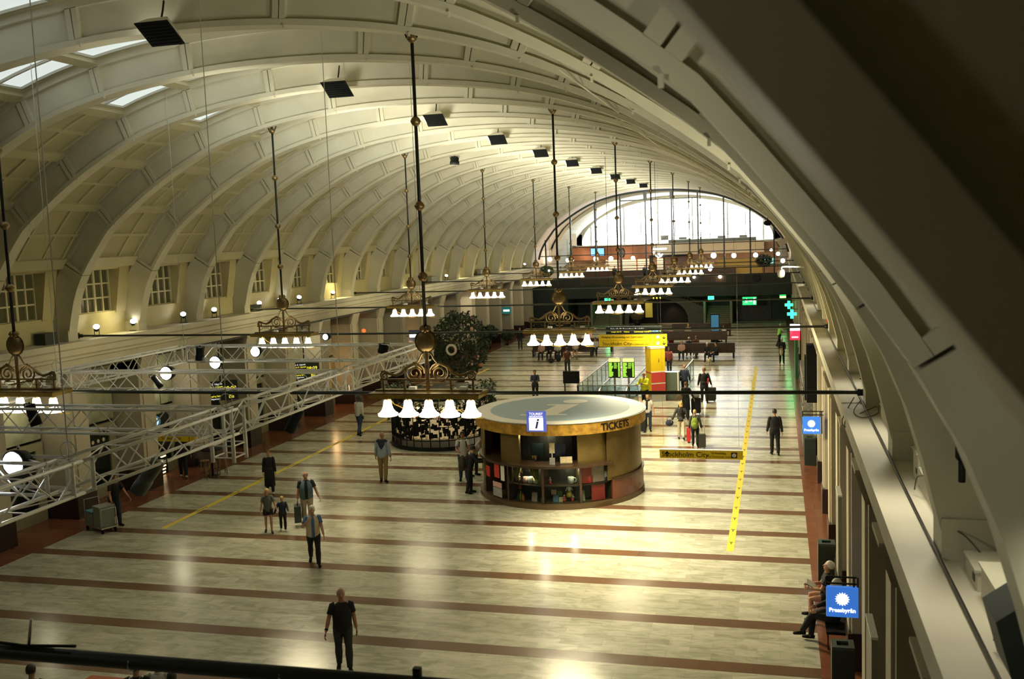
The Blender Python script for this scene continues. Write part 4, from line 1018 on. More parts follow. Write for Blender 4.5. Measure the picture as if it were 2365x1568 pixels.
    if scarf:
        m = MB(); m.tube([S(U(.09*math.cos(a*PI/6), .075*math.sin(a*PI/6), 1.46)) for a in range(13)], s*.035, 7); m.tube([S(U(.03, .1, 1.45)), S(U(.04, .15, 1.25)), S(U(.05, .14, 1.05))], [(s*.05, s*.02)]*3, 8, side=side); m.obj('scarf', scarf, t)
    J['S'] = s; t_mat = Matrix.Translation(t.location) @ Matrix.Rotation(R(face), 4, 'Z')
    J['W'] = lambda v: t_mat @ (Vector(v)*s)
    return t, J
HB = mat('hair_blond', (.50, .33, .12), .6); HG = mat('hair_grey', (.42, .40, .36), .65); HW = mat('hair_white', (.75, .73, .68), .65); HD = mat('hair_dark', (.02, .015, .01), .5); HR = mat('hair_red_brown', (.20, .08, .03), .6)
F_BLACK = fab('black', (.010, .011, .013)); F_NAVY = fab('navy', (.02, .03, .06)); F_JEANS = fab('jeans', (.035, .06, .12)); F_DENIM = fab('denim_vest', (.10, .16, .20)); F_WHITE = fab('white', (.65, .64, .60)); F_BLUE = fab('light_blue', (.33, .40, .50)); F_MIDBLUE = fab('mid_blue', (.10, .20, .42)); F_KHAKI = fab('khaki', (.28, .19, .09)); F_BEIGE = fab('beige', (.50, .42, .30)); F_GREY = fab('grey', (.10, .11, .11)); F_PINK = fab('coral_pink', (.50, .13, .13)); F_PALEPINK = fab('pale_pink', (.6, .36, .32)); F_BROWN = fab('brown', (.13, .05, .025)); F_GREEN = fab('olive_green', (.22, .30, .04)); F_HIVIS = fab('hi_vis_yellow', (.62, .62, .02)); F_HIGREEN = fab('hi_vis_green', (.30, .75, .10)); F_CREAM = fab('cream', (.60, .52, .38)); F_STRIPE = fab('striped_white', (.55, .52, .46)); F_RED = fab('red', (.45, .05, .04)); F_DKGREY = fab('charcoal', (.035, .04, .042))
SH_W = mat('white_shoe', (.7, .68, .62), .5); SH_B = M_BLACK
TOCAM = lambda p: math.degrees(math.atan2(p[0], p[1]))*-1 + 180     # heading that faces the camera
P = lambda px, py: onz(px, py)
def straps(t, J, c): pass
def case(lab, p, d, m, rz=0, handle=True, nm='suitcase', cat='suitcase', group=None):
    t = thing(nm, lab, cat, (p[0], p[1], 0), R(rz), group); w_, q, h_ = d
    b = MB(); r = .04
    b.prism([(-w_/2+r, .06), (w_/2-r, .06), (w_/2, .06+r), (w_/2, h_-r), (w_/2-r, h_), (-w_/2+r, h_), (-w_/2, h_-r), (-w_/2, .06+r)], 'y', -q/2, q/2); b.obj('shell', m, t)
    b = MB()
    for x in (-w_/2+.06, w_/2-.06):
        for y in (-q/2+.04, q/2-.04): b.cyl((x-.012, y, .03), (x+.012, y, .03), .03, None, 8)
    b.obj('wheel_set', M_BLACK, t)
    if handle: b = MB(); b.tube([(-.10, -q/2+.03, h_-.02), (-.10, -q/2+.03, h_+.36), (.10, -q/2+.03, h_+.36), (.10, -q/2+.03, h_-.02)], .011, 6); b.obj('pull_handle', M_STEEL, t)
    return t
def bag(lab, p, d, m, rz=0, nm='bag', strap=True):
    t = thing(nm, lab, 'bag', p, R(rz)); b = MB(); b.ball((0, 0, 0), .5, 12, d); o = b.obj('pouch', m, t)
    if strap: b = MB(); b.tube([(-d[0]*.35, 0, d[2]*.3), (-d[0]*.2, 0, d[2]*.5+.12), (d[0]*.2, 0, d[2]*.5+.12), (d[0]*.35, 0, d[2]*.3)], .012, 6); b.obj('strap', m, t)
    return t
def backpack(lab, J, m, d=(.34, .2, .5)):
    c = J['W']((0, -.20, 1.22)); t = thing('backpack', lab, 'bag', c, 0); M = None
    return c, t
def wear_pack(lab, t0, J, m, w_=.30, h_=.48, dp=.17, z=1.2):
    c = J['W']((0, 0, 0)); t = thing('backpack', lab, 'backpack', t0.location, t0.rotation_euler.z); s = J['S']
    b = MB(); b.ball(Vector((0, -.125-dp/2, z))*s, s*.5, 14, (w_, dp, h_)); b.ball(Vector((0, -.125-dp*.95, z-.08))*s, s*.5, 10, (w_*.7, dp*.5, h_*.5)); b.obj('pack_body', m, t)
    b = MB()
    for sx in (-1, 1): b.tube([Vector(v)*s for v in ((sx*.1, -.16, z-.16), (sx*.15, -.02, z-.08), (sx*.13, .13, z+.08), (sx*.11, .10, z+.22), (sx*.10, -.05, z+.27), (sx*.10, -.16, z+.2))], s*.016, 6)
    b.obj('shoulder_strap', m, t); return t

# ---- the open floor
t, J = person('man in black polo shirt and black trousers walking towards the camera in front', P(797, 1549), TOCAM(P(797, 1549)), 1.80, arms=((-6, 9, 18), (10, 16, 16)), legs=((10, 12), (-6, 12)), lean=3, look=(0, -14), near=1, skin=M_SKIN2, hair=HG, hairlen='grey_ring', top=F_BLACK, sleeve='short', bottom=F_DKGREY, build=1.18)
c = J['wr', 1]; MB().tube([(c-J['hd', 1]*.03)*J['S'], (c-J['hd', 1]*.07)*J['S']], [J['S']*.036, J['S']*.036], 10).obj('wrist_band', M_BLACK, t)
t, J = person('man in pale waistcoat over a blue shirt walking with one hand at his mouth', P(728, 1304), TOCAM(P(728, 1304)), 1.74, arms=((20, 10, 22), (28, 22, 128, 25)), legs=((20, 4), (-18, 16)), lean=2, near=1, skin=M_SKIN, hair=HW, top=F_MIDBLUE, sleeve='short', bottom=F_BLACK, vest=F_CREAM, build=1.12, top_len=.06)
pd = P(712, 1214)
t, J = person('man in denim waistcoat and black shirt carrying a dark case', pd, TOCAM(pd), 1.78, arms=((12, 20, 14), (-2, 9, 6)), legs=((8, 6), (-8, 8)), near=1, skin=M_SKIN2, hair=HG, hairlen='grey_ring', top=F_BLACK, sleeve='short', bottom=F_BEIGE, vest=F_DENIM, build=1.22)
hp = J['W'](J['wr', 1]+J['hd', 1]*.13)
t = thing('travel_case', 'dark green hard case held in the hand of the man in the denim waistcoat', 'case', (hp.x, hp.y, 0), R(TOCAM(pd))); b = MB(); b.box(-.11, .11, -.2, .2, hp.z-.60, hp.z-.07); b.obj('shell', mat('case_green', (.03, .05, .045), .5), t); b = MB(); b.tube([(0, -.07, hp.z-.08), (0, -.07, hp.z+.0), (0, .07, hp.z+.0), (0, .07, hp.z-.08)], .014, 6); b.obj('handle', M_BLACK, t)
pg = P(622, 1230)
t, J = person('girl in dark sleeveless top and shorts holding a small boy by the hand', pg, TOCAM(pg), 1.42, arms=((6, 18, 10), (-4, 12, 12)), legs=((9, 6), (-9, 10)), near=1, hair=HB, hairlen='bob', top=F_GREY, sleeve='short', bottom=F_BLACK, leg='shorts', build=.9, shoe=F_DKGREY)
pb = P(655, 1226)
t, J = person('small blond boy in dark jacket walking beside the girl', pb, TOCAM(pb), 1.12, arms=((12, 14, 60), (6, 24, 10)), legs=((6, 6), (-6, 14)), near=1, hair=HB, top=F_NAVY, bottom=F_BLACK, build=1.0, shoe=SH_W)
pw_ = P(625, 1139)
t, J = person('woman in a long black dress and white shoes walking behind the children', pw_, TOCAM(pw_), 1.62, arms=((4, 7, 8), (-4, 7, 8)), legs=((12, 4), (-10, 24)), near=1, hair=HR, hairlen='bun', top=F_BLACK, bottom=F_BLACK, coat=.62, build=.95, shoe=SH_W)
p7 = P(887, 1113)
t, J = person('bald man in light blue shirt and khaki trousers walking away, navy sweater on his shoulders', p7, 8, 1.90, arms=((10, 10, 10), (-10, 10, 10)), legs=((7, 6), (-7, 10)), skin=M_SKIN2, hairlen='bald', top=F_BLUE, bottom=F_KHAKI, build=1.15, near=1)
m = MB(); s = J['S']; m.tube([Vector(v)*s for v in ((-.19, 0, 1.44), (-.12, -.07, 1.49), (0, -.10, 1.47), (.12, -.07, 1.49), (.19, 0, 1.44))], [s*.04, s*.055, s*.06, s*.055, s*.04], 8); m.tube([Vector(v)*s for v in ((0, -.11, 1.46), (0, -.15, 1.34), (0, -.145, 1.2))], [(s*.14, s*.03), (s*.10, s*.03), (s*.02, s*.01)], 10, side=(1, 0, 0)); m.obj('sweater', F_NAVY, t)
p8 = P(832, 1005)
t, J = person('man in white shirt and blue jeans walking away near the left yellow line', p8, -12, 1.88, arms=((14, 9, 12), (-14, 9, 14)), legs=((14, 6), (-13, 14)), skin=M_SKIN3, hair=HD, top=F_WHITE, bottom=F_JEANS)
p9 = P(1072, 1110)
t, J = person('man in white shirt with backpack standing left of the kiosk', p9, -160, 1.86, arms=((25, 12, 60, 20), (25, 12, 60, 20)), legs=((2, 2), (-4, 4)), skin=M_SKIN2, hair=HD, top=F_WHITE, sleeve='short', bottom=F_JEANS)
wear_pack('dark blue backpack worn by the man in white left of the kiosk', t, J, F_NAVY)
p10 = P(1087, 1139)
t, J = person('person in black leaning on the kiosk counter with a large backpack', p10, -75, 1.72, arms=((48, 10, 55), (55, 10, 50)), legs=((3, 4), (-5, 6)), lean=14, look=(0, -10), hair=HD, top=F_BLACK, bottom=F_BLACK)
wear_pack('large brown-black backpack on the person leaning at the counter', t, J, mat('pack_brown', (.035, .025, .018), .8), .36, .6, .24, 1.12)
p11 = Vector((-11.2, 35.6, 0))
t, J = person('person in striped top bending over behind the left side of the kiosk', p11, -100, 1.7, arms=((60, 8, 40), (60, 8, 40)), legs=((4, 6), (-6, 8)), lean=34, hair=HD, top=F_STRIPE, sleeve='short', bottom=F_DKGREY)
p11 = Vector((-10.6, 36.5, 0))
t, J = person('white-haired person bent over at the kiosk beside the striped one', p11, -100, 1.62, arms=((60, 8, 40), (60, 8, 40)), legs=((4, 6), (-6, 8)), lean=26, hair=HW, top=F_CREAM, sleeve='short', bottom=F_DKGREY)
px_ = KC + Vector((-1.05, -1.0, 0))
px_ = Vector(kpos(-17, 1.86, 0))
t, J = person('long-haired blond woman in black behind the kiosk window', px_, 75, 1.66, arms=((25, 6, 50), (20, 6, 40)), hair=HB, hairlen='long', top=F_BLACK, bottom=F_BLACK)
p15 = P(1790, 1051)
t, J = person('man in dark suit walking away alone on the right side', p15, 6, 1.84, arms=((6, 9, 12), (-6, 9, 12)), legs=((7, 4), (-7, 10)), hair=HD, top=F_BLACK, bottom=F_BLACK, near=1, build=1.1, top_len=.08)
p16 = P(1574, 1015)
t, J = person('blond woman in grey jacket and cream trousers walking away', p16, 4, 1.66, arms=((-20, 24, 10), (4, 16, 14)), legs=((11, 5), (-12, 18)), hair=HB, hairlen='bob', top=F_DKGREY, bottom=F_CREAM, top_len=.05)
hp = J['W'](J['wr', 0]); bag('dark blue handbag hanging at the side of the woman in cream trousers', (hp.x-.12, hp.y, hp.z-.14), (.36, .2, .3), F_NAVY, 20)
wear_pack('small black backpack on the shoulders of the woman in cream trousers', t, J, F_BLACK, .2, .3, .12, 1.36)
p17 = P(1606, 1031)
t, J = person('child with short fair hair and green backpack pulling a suitcase', p17, 3, 1.55, arms=((-6, 10, 10), (-10, 14, 6)), legs=((8, 5), (-8, 12)), hair=HB, top=F_DKGREY, bottom=F_BLACK)
wear_pack('bright green backpack worn by the fair-haired child', t, J, F_GREEN, .36, .56, .2, 1.16)
q = P(1622, 1036); case('dark grey cabin suitcase rolled beside the child with the green backpack', q, (.30, .2, .62), mat('case_charcoal', (.04, .045, .04), .45), 5)
q = P(1591, 1022); case('bright red suitcase half hidden by the child with the green backpack', q, (.16, .3, .66), mat('case_red', (.6, .03, .03), .4), 0)
p18 = P(1627, 930)
t, J = person('man in black coat with red bag strap pulling a big suitcase', p18, 10, 1.84, arms=((4, 10, 10), (-12, 16, 8)), legs=((7, 5), (-8, 12)), hair=HR, top=F_BLACK, bottom=F_BLACK, build=1.2, coat=.2, look=(25, 0))
m = MB(); s = J['S']; m.tube([Vector(v)*s for v in ((.20, -.06, 1.25), (.19, -.10, 1.1), (.16, -.12, .98))], [(s*.05, s*.05)]*3, 8); m.obj('red_lapel', F_RED, t)
q = P(1643, 927); case('large dark suitcase with a rounded back pulled by the man in the coat', q, (.46, .3, .74), mat('case_dark_pattern', (.03, .04, .035), .6, var=.5, scale=18), -8)
p19 = P(1582, 918)
t, J = person('bald man in dark jacket with duffel bag walking away', p19, 6, 1.80, arms=((4, 16, 30), (-4, 10, 30)), legs=((6, 5), (-7, 10)), hairlen='bald', top=F_NAVY, bottom=F_BLACK)
hp = J['W']((-.34, 0, 1.02)); bag('black duffel bag slung at the left hip of the bald man', hp, (.55, .28, .30), F_BLACK, 0)
p20 = P(1585, 962)
t, J = person('dark-haired woman in a long black dress pulling a black suitcase', p20, 6, 1.68, arms=((-2, 10, 12), (-26, 22, 6)), legs=((6, 5), (-7, 10)), hair=HR, hairlen='bun', top=F_BLACK, bottom=F_BLACK, coat=.58)
hp = J['W']((-.32, -.05, 1.0)); bag('brown patterned shoulder bag on the woman in the black dress', hp, (.34, .18, .3), mat('bag_brown', (.22, .15, .09), .7, var=.4, scale=20))
q = P(1608, 956); case('tall black suitcase pulled by the woman in the black dress', q, (.46, .28, .80), F_BLACK, 0)
bag('pale checked bag lying on top of the tall black suitcase', (q.x, q.y-.02, .90), (.40, .22, .2), mat('bag_check', (.40, .44, .42), .7, var=.4, scale=30), 0, strap=False)
p21 = P(1497, 995)
t, J = person('woman with scarf and dark jeans walking towards the camera behind the kiosk', p21, TOCAM(p21), 1.70, arms=((6, 12, 12), (4, 14, 16)), legs=((10, 5), (-9, 12)), hair=HB, hairlen='bun', top=F_WHITE, sleeve='short', bottom=F_NAVY, scarf=F_BLACK)
q = P(1481, 998); case('black wheeled suitcase at the right edge of the kiosk', q, (.42, .26, .80), F_BLACK, 0)
p22 = P(1490, 942)
t, J = person('man in bright yellow jacket standing at the escalator sign pillar', p22, 150, 1.84, arms=((30, 16, 80, 30), (24, 22, 70, 30)), legs=((1, 1), (-1, 2)), skin=M_SKIN2, hairlen='bald', top=F_HIVIS, bottom=F_BLACK, build=1.3, top_len=.12)
p23 = P(1546, 863)
t, J = person('dark-haired woman in coral pink top and jeans beyond the sign pillar', p23, 170, 1.70, arms=((5, 9, 10), (-5, 9, 10)), legs=((4, 3), (-5, 6)), hair=HD, hairlen='long', top=F_PINK, bottom=F_JEANS)
bag('dark handbag hanging by the woman in the coral pink top', J['W']((.28, .0, .95)), (.26, .14, .3), F_BLACK)
p24 = P(1311, 864)
t, J = person('man in brown shirt walking away across the stripes beyond the kiosk', p24, 15, 1.75, arms=((-20, 12, 10), (22, 14, 16)), legs=((13, 5), (-14, 16)), skin=M_SKIN2, hair=HD, top=F_BROWN, sleeve='short', bottom=F_DKGREY)
p25 = P(1806, 840)
t, J = person('person in white cap and dark coat carrying a pale bag on the right', p25, TOCAM(p25)+5, 1.72, arms=((20, 8, 40, 20), (20, 8, 50, 20)), legs=((8, 4), (-8, 10)), hair=HD, top=F_BLACK, bottom=F_BLACK, coat=.1, cap=F_WHITE)
bag('pale cloth bag held in front of the person in the white cap', J['W']((.05, .24, .84)), (.24, .12, .52), F_CREAM)
p26 = P(1800, 800)
t, J = person('worker in green high visibility vest standing by the right arcade', p26, -60, 1.75, arms=((40, 10, 40), (40, 10, 40)), lean=10, hair=HG, top=F_WHITE, vest=F_HIGREEN, bottom=F_BLACK)
p27 = P(1202, 807)
t, J = person('person in dark clothes walking alone near the far left arcade', p27, TOCAM(p27), 1.78, arms=((8, 8, 10), (-8, 8, 10)), legs=((9, 4), (-9, 12)), hair=HD, top=F_BLACK, bottom=F_DKGREY)
p28 = onz(1237, 925)
t, J = person('dark-haired man seen over the kiosk roof, only head and chest showing', p28, TOCAM(p28), 1.72, arms=((30, 8, 60, 20), (30, 8, 60, 20)), skin=M_SKIN2, hair=HD, top=F_NAVY, bottom=F_BLACK)
p12 = P(268, 1214)
t, J = person('man in dark work clothes bending over a loaded trolley at the left', p12, -120, 1.78, arms=((42, 14, 20), (34, 10, 30)), legs=((10, 8), (-12, 10)), lean=18, look=(0, -20), skin=M_SKIN2, hair=HD, top=F_BLACK, sleeve='short', bottom=F_NAVY, near=1)
p13 = P(425, 1102)
t, J = person('person in wide black clothes standing in the left shop entrance', p13, 30, 1.75, arms=((4, 12, 12), (4, 12, 12)), hair=HD, top=F_BLACK, bottom=F_BLACK, build=1.2, shoe=SH_W, top_len=.1)
bag('small dark bag with a white patch hanging by the person in the shop entrance', (p13[0]+.55, p13[1]+.1, .6), (.24, .14, .34), F_BLACK)
# heads just above the lower edge of the picture
for (px, py, lab, hh, tp) in ((312, 1538, 'dark-haired person with black top seen from above at the lower left edge', HD, F_BLACK), (362, 1528, 'person in pale top seen from above at the lower left edge', HD, F_WHITE), (396, 1562, 'person in dark blue cap at the very bottom left of the picture', HD, F_NAVY), (607, 1560, 'dark-haired person barely showing at the bottom edge', HD, F_BLACK), (70, 1545, 'person in black at the lower left corner', HD, F_BLACK)):
    q = onz(px, py, 1.66); person(lab, (q.x, q.y, 0), 20 if px != 366 else 200, 1.74, hair=hh, top=tp, bottom=F_BLACK, near=0)
q = onz(330, 1560, .9); t = thing('market_stand', 'long orange-red topped stand along the lower left edge', 'stand', (q.x, q.y-.3, 0)); MB().box(-1.0, 1.3, -.5, .1, .86, .92).obj('top', mat('orange_top', (.45, .11, .03), .5), t); MB().box(-.9, 1.2, -.45, .05, 0, .86).obj('base', M_WOODDARK, t)
# ================================================================ SIGNS, TAPES, ESCALATOR WELL
M_TAPE = mat('yellow_tape', (.80, .62, .04), .5); M_MARK = mat('tape_mark', (.05, .05, .03), .5)
t = tag(MB().box(-1.44, -1.24, 27.8, 66.4, .001, .004).obj('floor_tape', M_TAPE), 'wide yellow guide tape on the floor towards the right arcade', 'floor tape')
for i in range(24):
    y = 28.6+i*1.25; m = MB(); m.box(-1.40, -1.28, y, y+.05, .004, .006); m.box(-1.355, -1.325, y-.18, y, .004, .006); m.obj('black_mark', M_MARK, t)
t = tag(MB().box(-19.47, -19.28, 27.6, 65.8, .001, .004).obj('floor_tape', M_TAPE), 'yellow guide tape on the floor towards the left arcade', 'floor tape')
for i in range(16):
    y = 29.5+i*2.2; MB().box(-19.40, -19.35, y, y+.7, .004, .006).obj('black_mark', M_MARK, t)
def wire(m, x, y, z0, r=.006):
    p, N = at(slen(max(-12, min(12, x-XC)))); m.cyl((x, y, z0), (x, y, p.y+.85), r, None, 5)
# low yellow sign over the right half of the floor
c = ony(1619, 1049, 26.7); t = thing('hanging_sign', 'long yellow hanging direction sign with an upward arrow near the right tape', 'sign', (c.x, 26.7, c.z), R(0), 'yellow direction signs')
m = MB(); m.box(-1.10, 1.10, -.06, .06, -.115, .115); m.obj('yellow_board', M_YELLOW, t)
m = MB(); m.box(-1.11, 1.11, -.065, .065, .115, .13); m.obj('pale_top_edge', M_WHITE, t)
text('Stockholm City', .20, M_BLACK, t, (-.42, -.066, -.005), depth=.002)
text('Till Pendeltåg', .075, M_BLACK, t, (.46, -.066, .045), depth=.002); text('To Commuter trains', .075, M_BLACK, t, (.50, -.066, -.05), depth=.002)
m = MB(); m.box(-1.0+.10-.012, -1.0+.10+.012, -.068, -.06, -.08, .07); m.prism([(-.9, .085), (-.975, .005), (-.945, -.0), (-.9, .045), (-.855, 0), (-.825, .005)], 'y', -.068, -.06); m.obj('arrow', M_BLACK, t)
m = MB(); m.box(.80, .95, -.068, -.06, -.075, .075); bx_ = m.obj('pictogram', M_DKG if 'M_DKG' in globals() else M_IRON, t); m = MB(); m.lathe([(0, 0), (.055, 0), (.055, .004), (0, .004)], (.875, -.068, 0), 14, Matrix.Rotation(PI/2, 3, 'X')); m.obj('circle', M_WHITE, bx_); text('J', .09, M_BLACK, bx_, (.875, -.074, 0), depth=.002)
m = MB(); wire(m, -1.0, 0, .13, .003); m.v = [(a, b, z if z < .2 else z-c.z) for a, b, z in m.v]; wire(m, 1.0, 0, .13, .003); m.v = [(a, b, z if z < 9 else z-c.z if z > 11 else z) for a, b, z in m.v]; m.obj('suspension_wire', M_STEEL, t)
# two stacked signs at the escalator
c = ony(1461.5, 786, 53.0); t = thing('hanging_sign', 'large two-line yellow sign above the escalator screens', 'sign', (c.x, 53.0, c.z), 0, 'yellow direction signs')
m = MB(); m.box(-1.83, 1.83, -.08, .08, -.32, .32); m.obj('yellow_board', M_YELLOW, t)
text('Nedgång till pendeltåg och Centralplan', .145, M_BLACK, t, (-.55, -.085, .19), depth=.002); text('Stockholm City', .25, M_BLACK, t, (-.85, -.085, -.17), depth=.002); text('To Commuter trains', .12, M_BLACK, t, (.40, -.085, -.20), depth=.002); m = MB(); m.box(-1.8, 1.8, -.082, -.078, -.005, .005); m.obj('dividing_line', M_BLACK, t)
for z in (.16, -.16):
    m = MB(); m.lathe([(0, 0), (.09, 0), (.09, .005), (0, .005)], (1.35, -.082, z), 14, Matrix.Rotation(PI/2, 3, 'X')); m.obj('round_pictogram', M_WHITE, t)
    m = MB(); m.box(1.655, 1.685, -.09, -.08, z-.06, z+.1); m.prism([(1.67, z-.10), (1.57, z-.0), (1.60, z+.02), (1.67, z-.045), (1.74, z+.02), (1.77, z)], 'y', -.09, -.08); m.obj('down_arrow', M_BLACK, t)
c2 = ony(1464, 762.5, 53.0); t = thing('hanging_sign', 'black lit track sign with white and yellow lines over the yellow sign', 'sign', (c2.x, 53.0, c2.z)); M_SIGNBLK = mat('sign_black', (.01, .015, .012), .35)
m = MB(); m.box(-1.50, 1.50, -.08, .08, -.20, .20); m.obj('black_board', M_SIGNBLK, t)
M_TW = mat('sign_text_white', (.8, .85, .85), .4, emit=.9); M_TY = mat('sign_text_yellow', (.9, .8, .05), .4, emit=.9); M_PB = mat('pictogram_blue', (.1, .3, .8), .4, emit=1.0)
for s_, x in (('Spår 10-19', -.95), ('Tunnelbana', -.28), ('Pendeltåg', .32)): text(s_, .135, M_TW, t, (x, -.085, .075), depth=.002)
for s_, x in (('Track 10-19', -.95), ('Metro', -.38), ('Commuter trains', .42)): text(s_, .115, M_TY, t, (x, -.085, -.075), depth=.002)
for x, mm, s_ in ((.86, M_TY, 'J'), (1.06, M_PB, 'T'), (1.24, M_PB, 'J')):
    o = MB().box(x-.08, x+.08, -.09, -.08, -.08, .08).obj('pictogram', mm, t); text(s_, .12, M_TW if mm is M_PB else M_BLACK, o, (x, -.094, 0), depth=.002)
m = MB(); m.box(1.40, 1.425, -.09, -.08, -.03, .09); m.prism([(1.4125, -.09), (1.33, 0), (1.36, .015), (1.4125, -.04), (1.465, .015), (1.495, 0)], 'y', -.09, -.08); m.obj('down_arrow', M_TY, t)
t2 = MB(); t2.tube([(-1.3, 0, .2), (-1.3, 0, 13.5-c2.z)], .012, 5); t2.tube([(1.3, 0, .2), (1.3, 0, 13-c2.z)], .012, 5); t2.obj('suspension_rod', M_IRON, t)
# yellow and red sign pillar
bp = onz(1514, 921); pz = 2.95; t = thing('sign_pillar', 'square yellow information pillar with red notices beside the escalator screens', 'pillar', (-6.32, 53.0, 0), R(28))
m = MB(); m.box(-.40, .40, -.40, .40, .0, .42); m.obj('base', M_STEEL, t); m = MB(); m.box(-.40, .40, -.40, .40, .42, pz-.12); m.obj('yellow_shaft', M_YELLOW, t); m = MB(); m.box(-.41, .41, -.41, .41, pz-.12, pz); m.obj('pale_cap', mat('pillar_cap', (.65, .62, .5), .5), t)
for z0, z1 in ((1.02, 1.56), (.42, .96)): MB().box(-.395, .395, -.412, -.40, z0, z1).obj('red_notice', mat('notice_red', (.62, .06, .05), .5), t)
for z in (1.60, .98): MB().box(-.40, .40, -.413, -.40, z-.03, z+.03).obj('white_band', M_WHITE, t)
MB().box(-.412, -.40, -.39, .39, 1.52, 1.58).obj('red_band', mat('notice_red', (.62, .06, .05), .5), t)
text('i', .34, M_BLACK, t, (.05, -.405, 2.2), depth=.002); text('i', .3, M_BLACK, t, (-.405, .0, 2.2), rot=(PI/2, 0, -PI/2), depth=.002)
# two departure screens on posts
M_SCRHEAD = mat('screen_header', (.75, .9, .2), .3, emit=1.2, ecol=(.85, 1, .22)); M_SCRROW = mat('screen_row', (.3, .7, .05), .3, emit=.75, ecol=(.45, .9, .08)); M_SCRBG = mat('screen_bg', (.01, .03, .015), .2)
for i, px in enumerate((1418.5, 1451)):
    a, b = ony(px, 827, 52.0), ony(px, 871, 52.0); h_ = a.z-b.z
    t = thing('departure_screen', ['left one of two green departure screens at the escalator', 'right one of two green departure screens at the escalator'][i], 'screen', (a.x, 52.0, 0), 0, 'green departure screens')
    MB().box(-.32, .32, -.04, .06, b.z-.03, a.z+.03).obj('casing', M_SCRBG, t); MB().box(-.30, .30, -.05, -.04, a.z-.20, a.z).obj('header', M_SCRHEAD, t)
    rd = random.Random(i+4); m = MB()
    for r_ in range(14):
        z = a.z-.24-r_*(h_-.26)/14; m.box(-.29, -.29+rd.uniform(.14, .24), -.05, -.04, z-.045, z-.005)
        if r_ < 6: m.box(-.02, .12+rd.uniform(0, .06), -.05, -.04, z-.035, z-.012)
        m.box(.2, .29, -.05, -.04, z-.045, z-.005)
    m.obj('timetable_row', M_SCRROW, t); MB().box(-.05, .05, -.03, .03, 0, b.z).obj('post', M_STEEL, t)
# escalator well with glass balustrades
wl = thing('escalator', 'escalator well with glass balustrades and steel handrails in the middle of the floor', 'escalator', (0, 0, 0))
EX0, EX1, EY0, EY1 = -9.9, -8.6, 49.6, 58.0
def balus(x0, y0, x1, y1, h_, nm='glass_balustrade'):
    d = Vector((x1-x0, y1-y0, 0)); n = max(1, int(d.length/1.5)); s = MB(); M = Matrix.Translation((x0, y0, 0)) @ Matrix.Rotation(math.atan2(d.y, d.x), 4, 'Z')
    s.box(0, d.length, -.008, .008, .05, h_, M); g = s.obj(nm, M_GLASS, wl); s = MB(); s.box(0, d.length, -.03, .03, h_, h_+.05, M); s.box(0, d.length, -.02, .02, 0, .05, M)
    for i in range(n+1): s.box(d.length*i/n-.02, d.length*i/n+.02, -.02, .02, 0, h_, M)
    s.obj('handrail', M_STEEL, g)
a, b = onz(1343, 905), onz(1432, 908)
balus(-10.2, 51.0, -7.0, 51.0, 1.1); balus(-10.2, 51.0, -10.2, 61.5, 1.1); balus(-5.2, 54.5, -5.0, 61.5, 1.1)
m = MB(); m.box(-8.9, -6.9, 51.2, 54.0, .0, .06); m.obj('comb_plate', mat('escalator_sand', (.42, .30, .18), .6), wl)
for x in (-8.95, -7.55):
    m = MB(); m.prism([(50.4, .0), (50.4, .85), (50.8, 1.0), (58, 1.0), (58, .0)], 'x', x-.03, x+.03); g = m.obj('side_panel', M_GLASS, wl); m = MB(); m.tube([(x, 50.4, .1), (x, 50.3, .6), (x, 50.5, .95), (x, 51, 1.05), (x, 58, 1.05)], .05, 8); m.obj('rubber_handrail', M_STEEL, g)
m = MB()
for i in range(14): m.box(-8.9, -7.6, 51.5+i*.4, 51.5+i*.4+.36, .0, .03+(i % 2)*.012)
m.obj('step_tread', M_STEEL, wl)
m = MB(); m.box(-7.0, -5.2, 54.6, 61, .9, .93); 
t = thing('notice_stand', 'black panel on a low stand left of the escalator balustrade', 'panel', onz(1321, 925)); z1 = 1.62
MB().box(-.45, .45, -.05, .05, .95, z1).obj('board', M_BLACK, t); m = MB(); m.box(-.4, -.34, -.03, .03, 0, .95); m.box(.34, .4, -.03, .03, 0, .95); m.obj('leg_frame', M_IRON, t)
t = thing('glass_bin', 'grey glazed box standing right of the sign pillar', 'box', onz(1552, 922)); MB().box(-.33, .33, -.25, .25, 0, 1.5).obj('casing', mat('glazed_grey', (.12, .15, .12), .2), t); MB().box(.33, .40, -.25, .25, 0, 1.5).obj('pale_edge', M_WHITE, t)
# ================================================================ BENCHES AND SEATED PEOPLE
def bench(px, py, w_, lab, rz=0):
    p = onz(px, py); t = thing('bench', lab, 'bench', p, R(rz), 'dark wooden benches far down the hall')
    m = MB(); m.box(-w_/2, w_/2, -.45, .45, .38, .46); m.obj('seat', M_WOODDARK, t); m = MB(); m.prism([(-.06, .46), (-.03, 1.05), (.03, 1.05), (.06, .46)], 'x', -w_/2, w_/2); m.obj('backrest', M_WOODDARK, t)
    for x in (-w_/2+.1, 0, w_/2-.1): MB().box(x-.05, x+.05, -.4, .4, 0, .38).obj('leg', M_IRON, t)
    return p
bench(1300, 822, 4.6, 'dark bench left of the escalator where a white-shirted person sits'); bench(1372, 812, 3.0, 'dark bench behind the yellow two-line sign'); bench(1608, 826, 5.4, 'dark bench right of the sign pillar with white-haired sitters'); bench(1600, 795, 5.4, 'dark bench one row farther than the white-haired sitters'); bench(1620, 775, 5.0, 'farthest dark bench in front of the black arch')
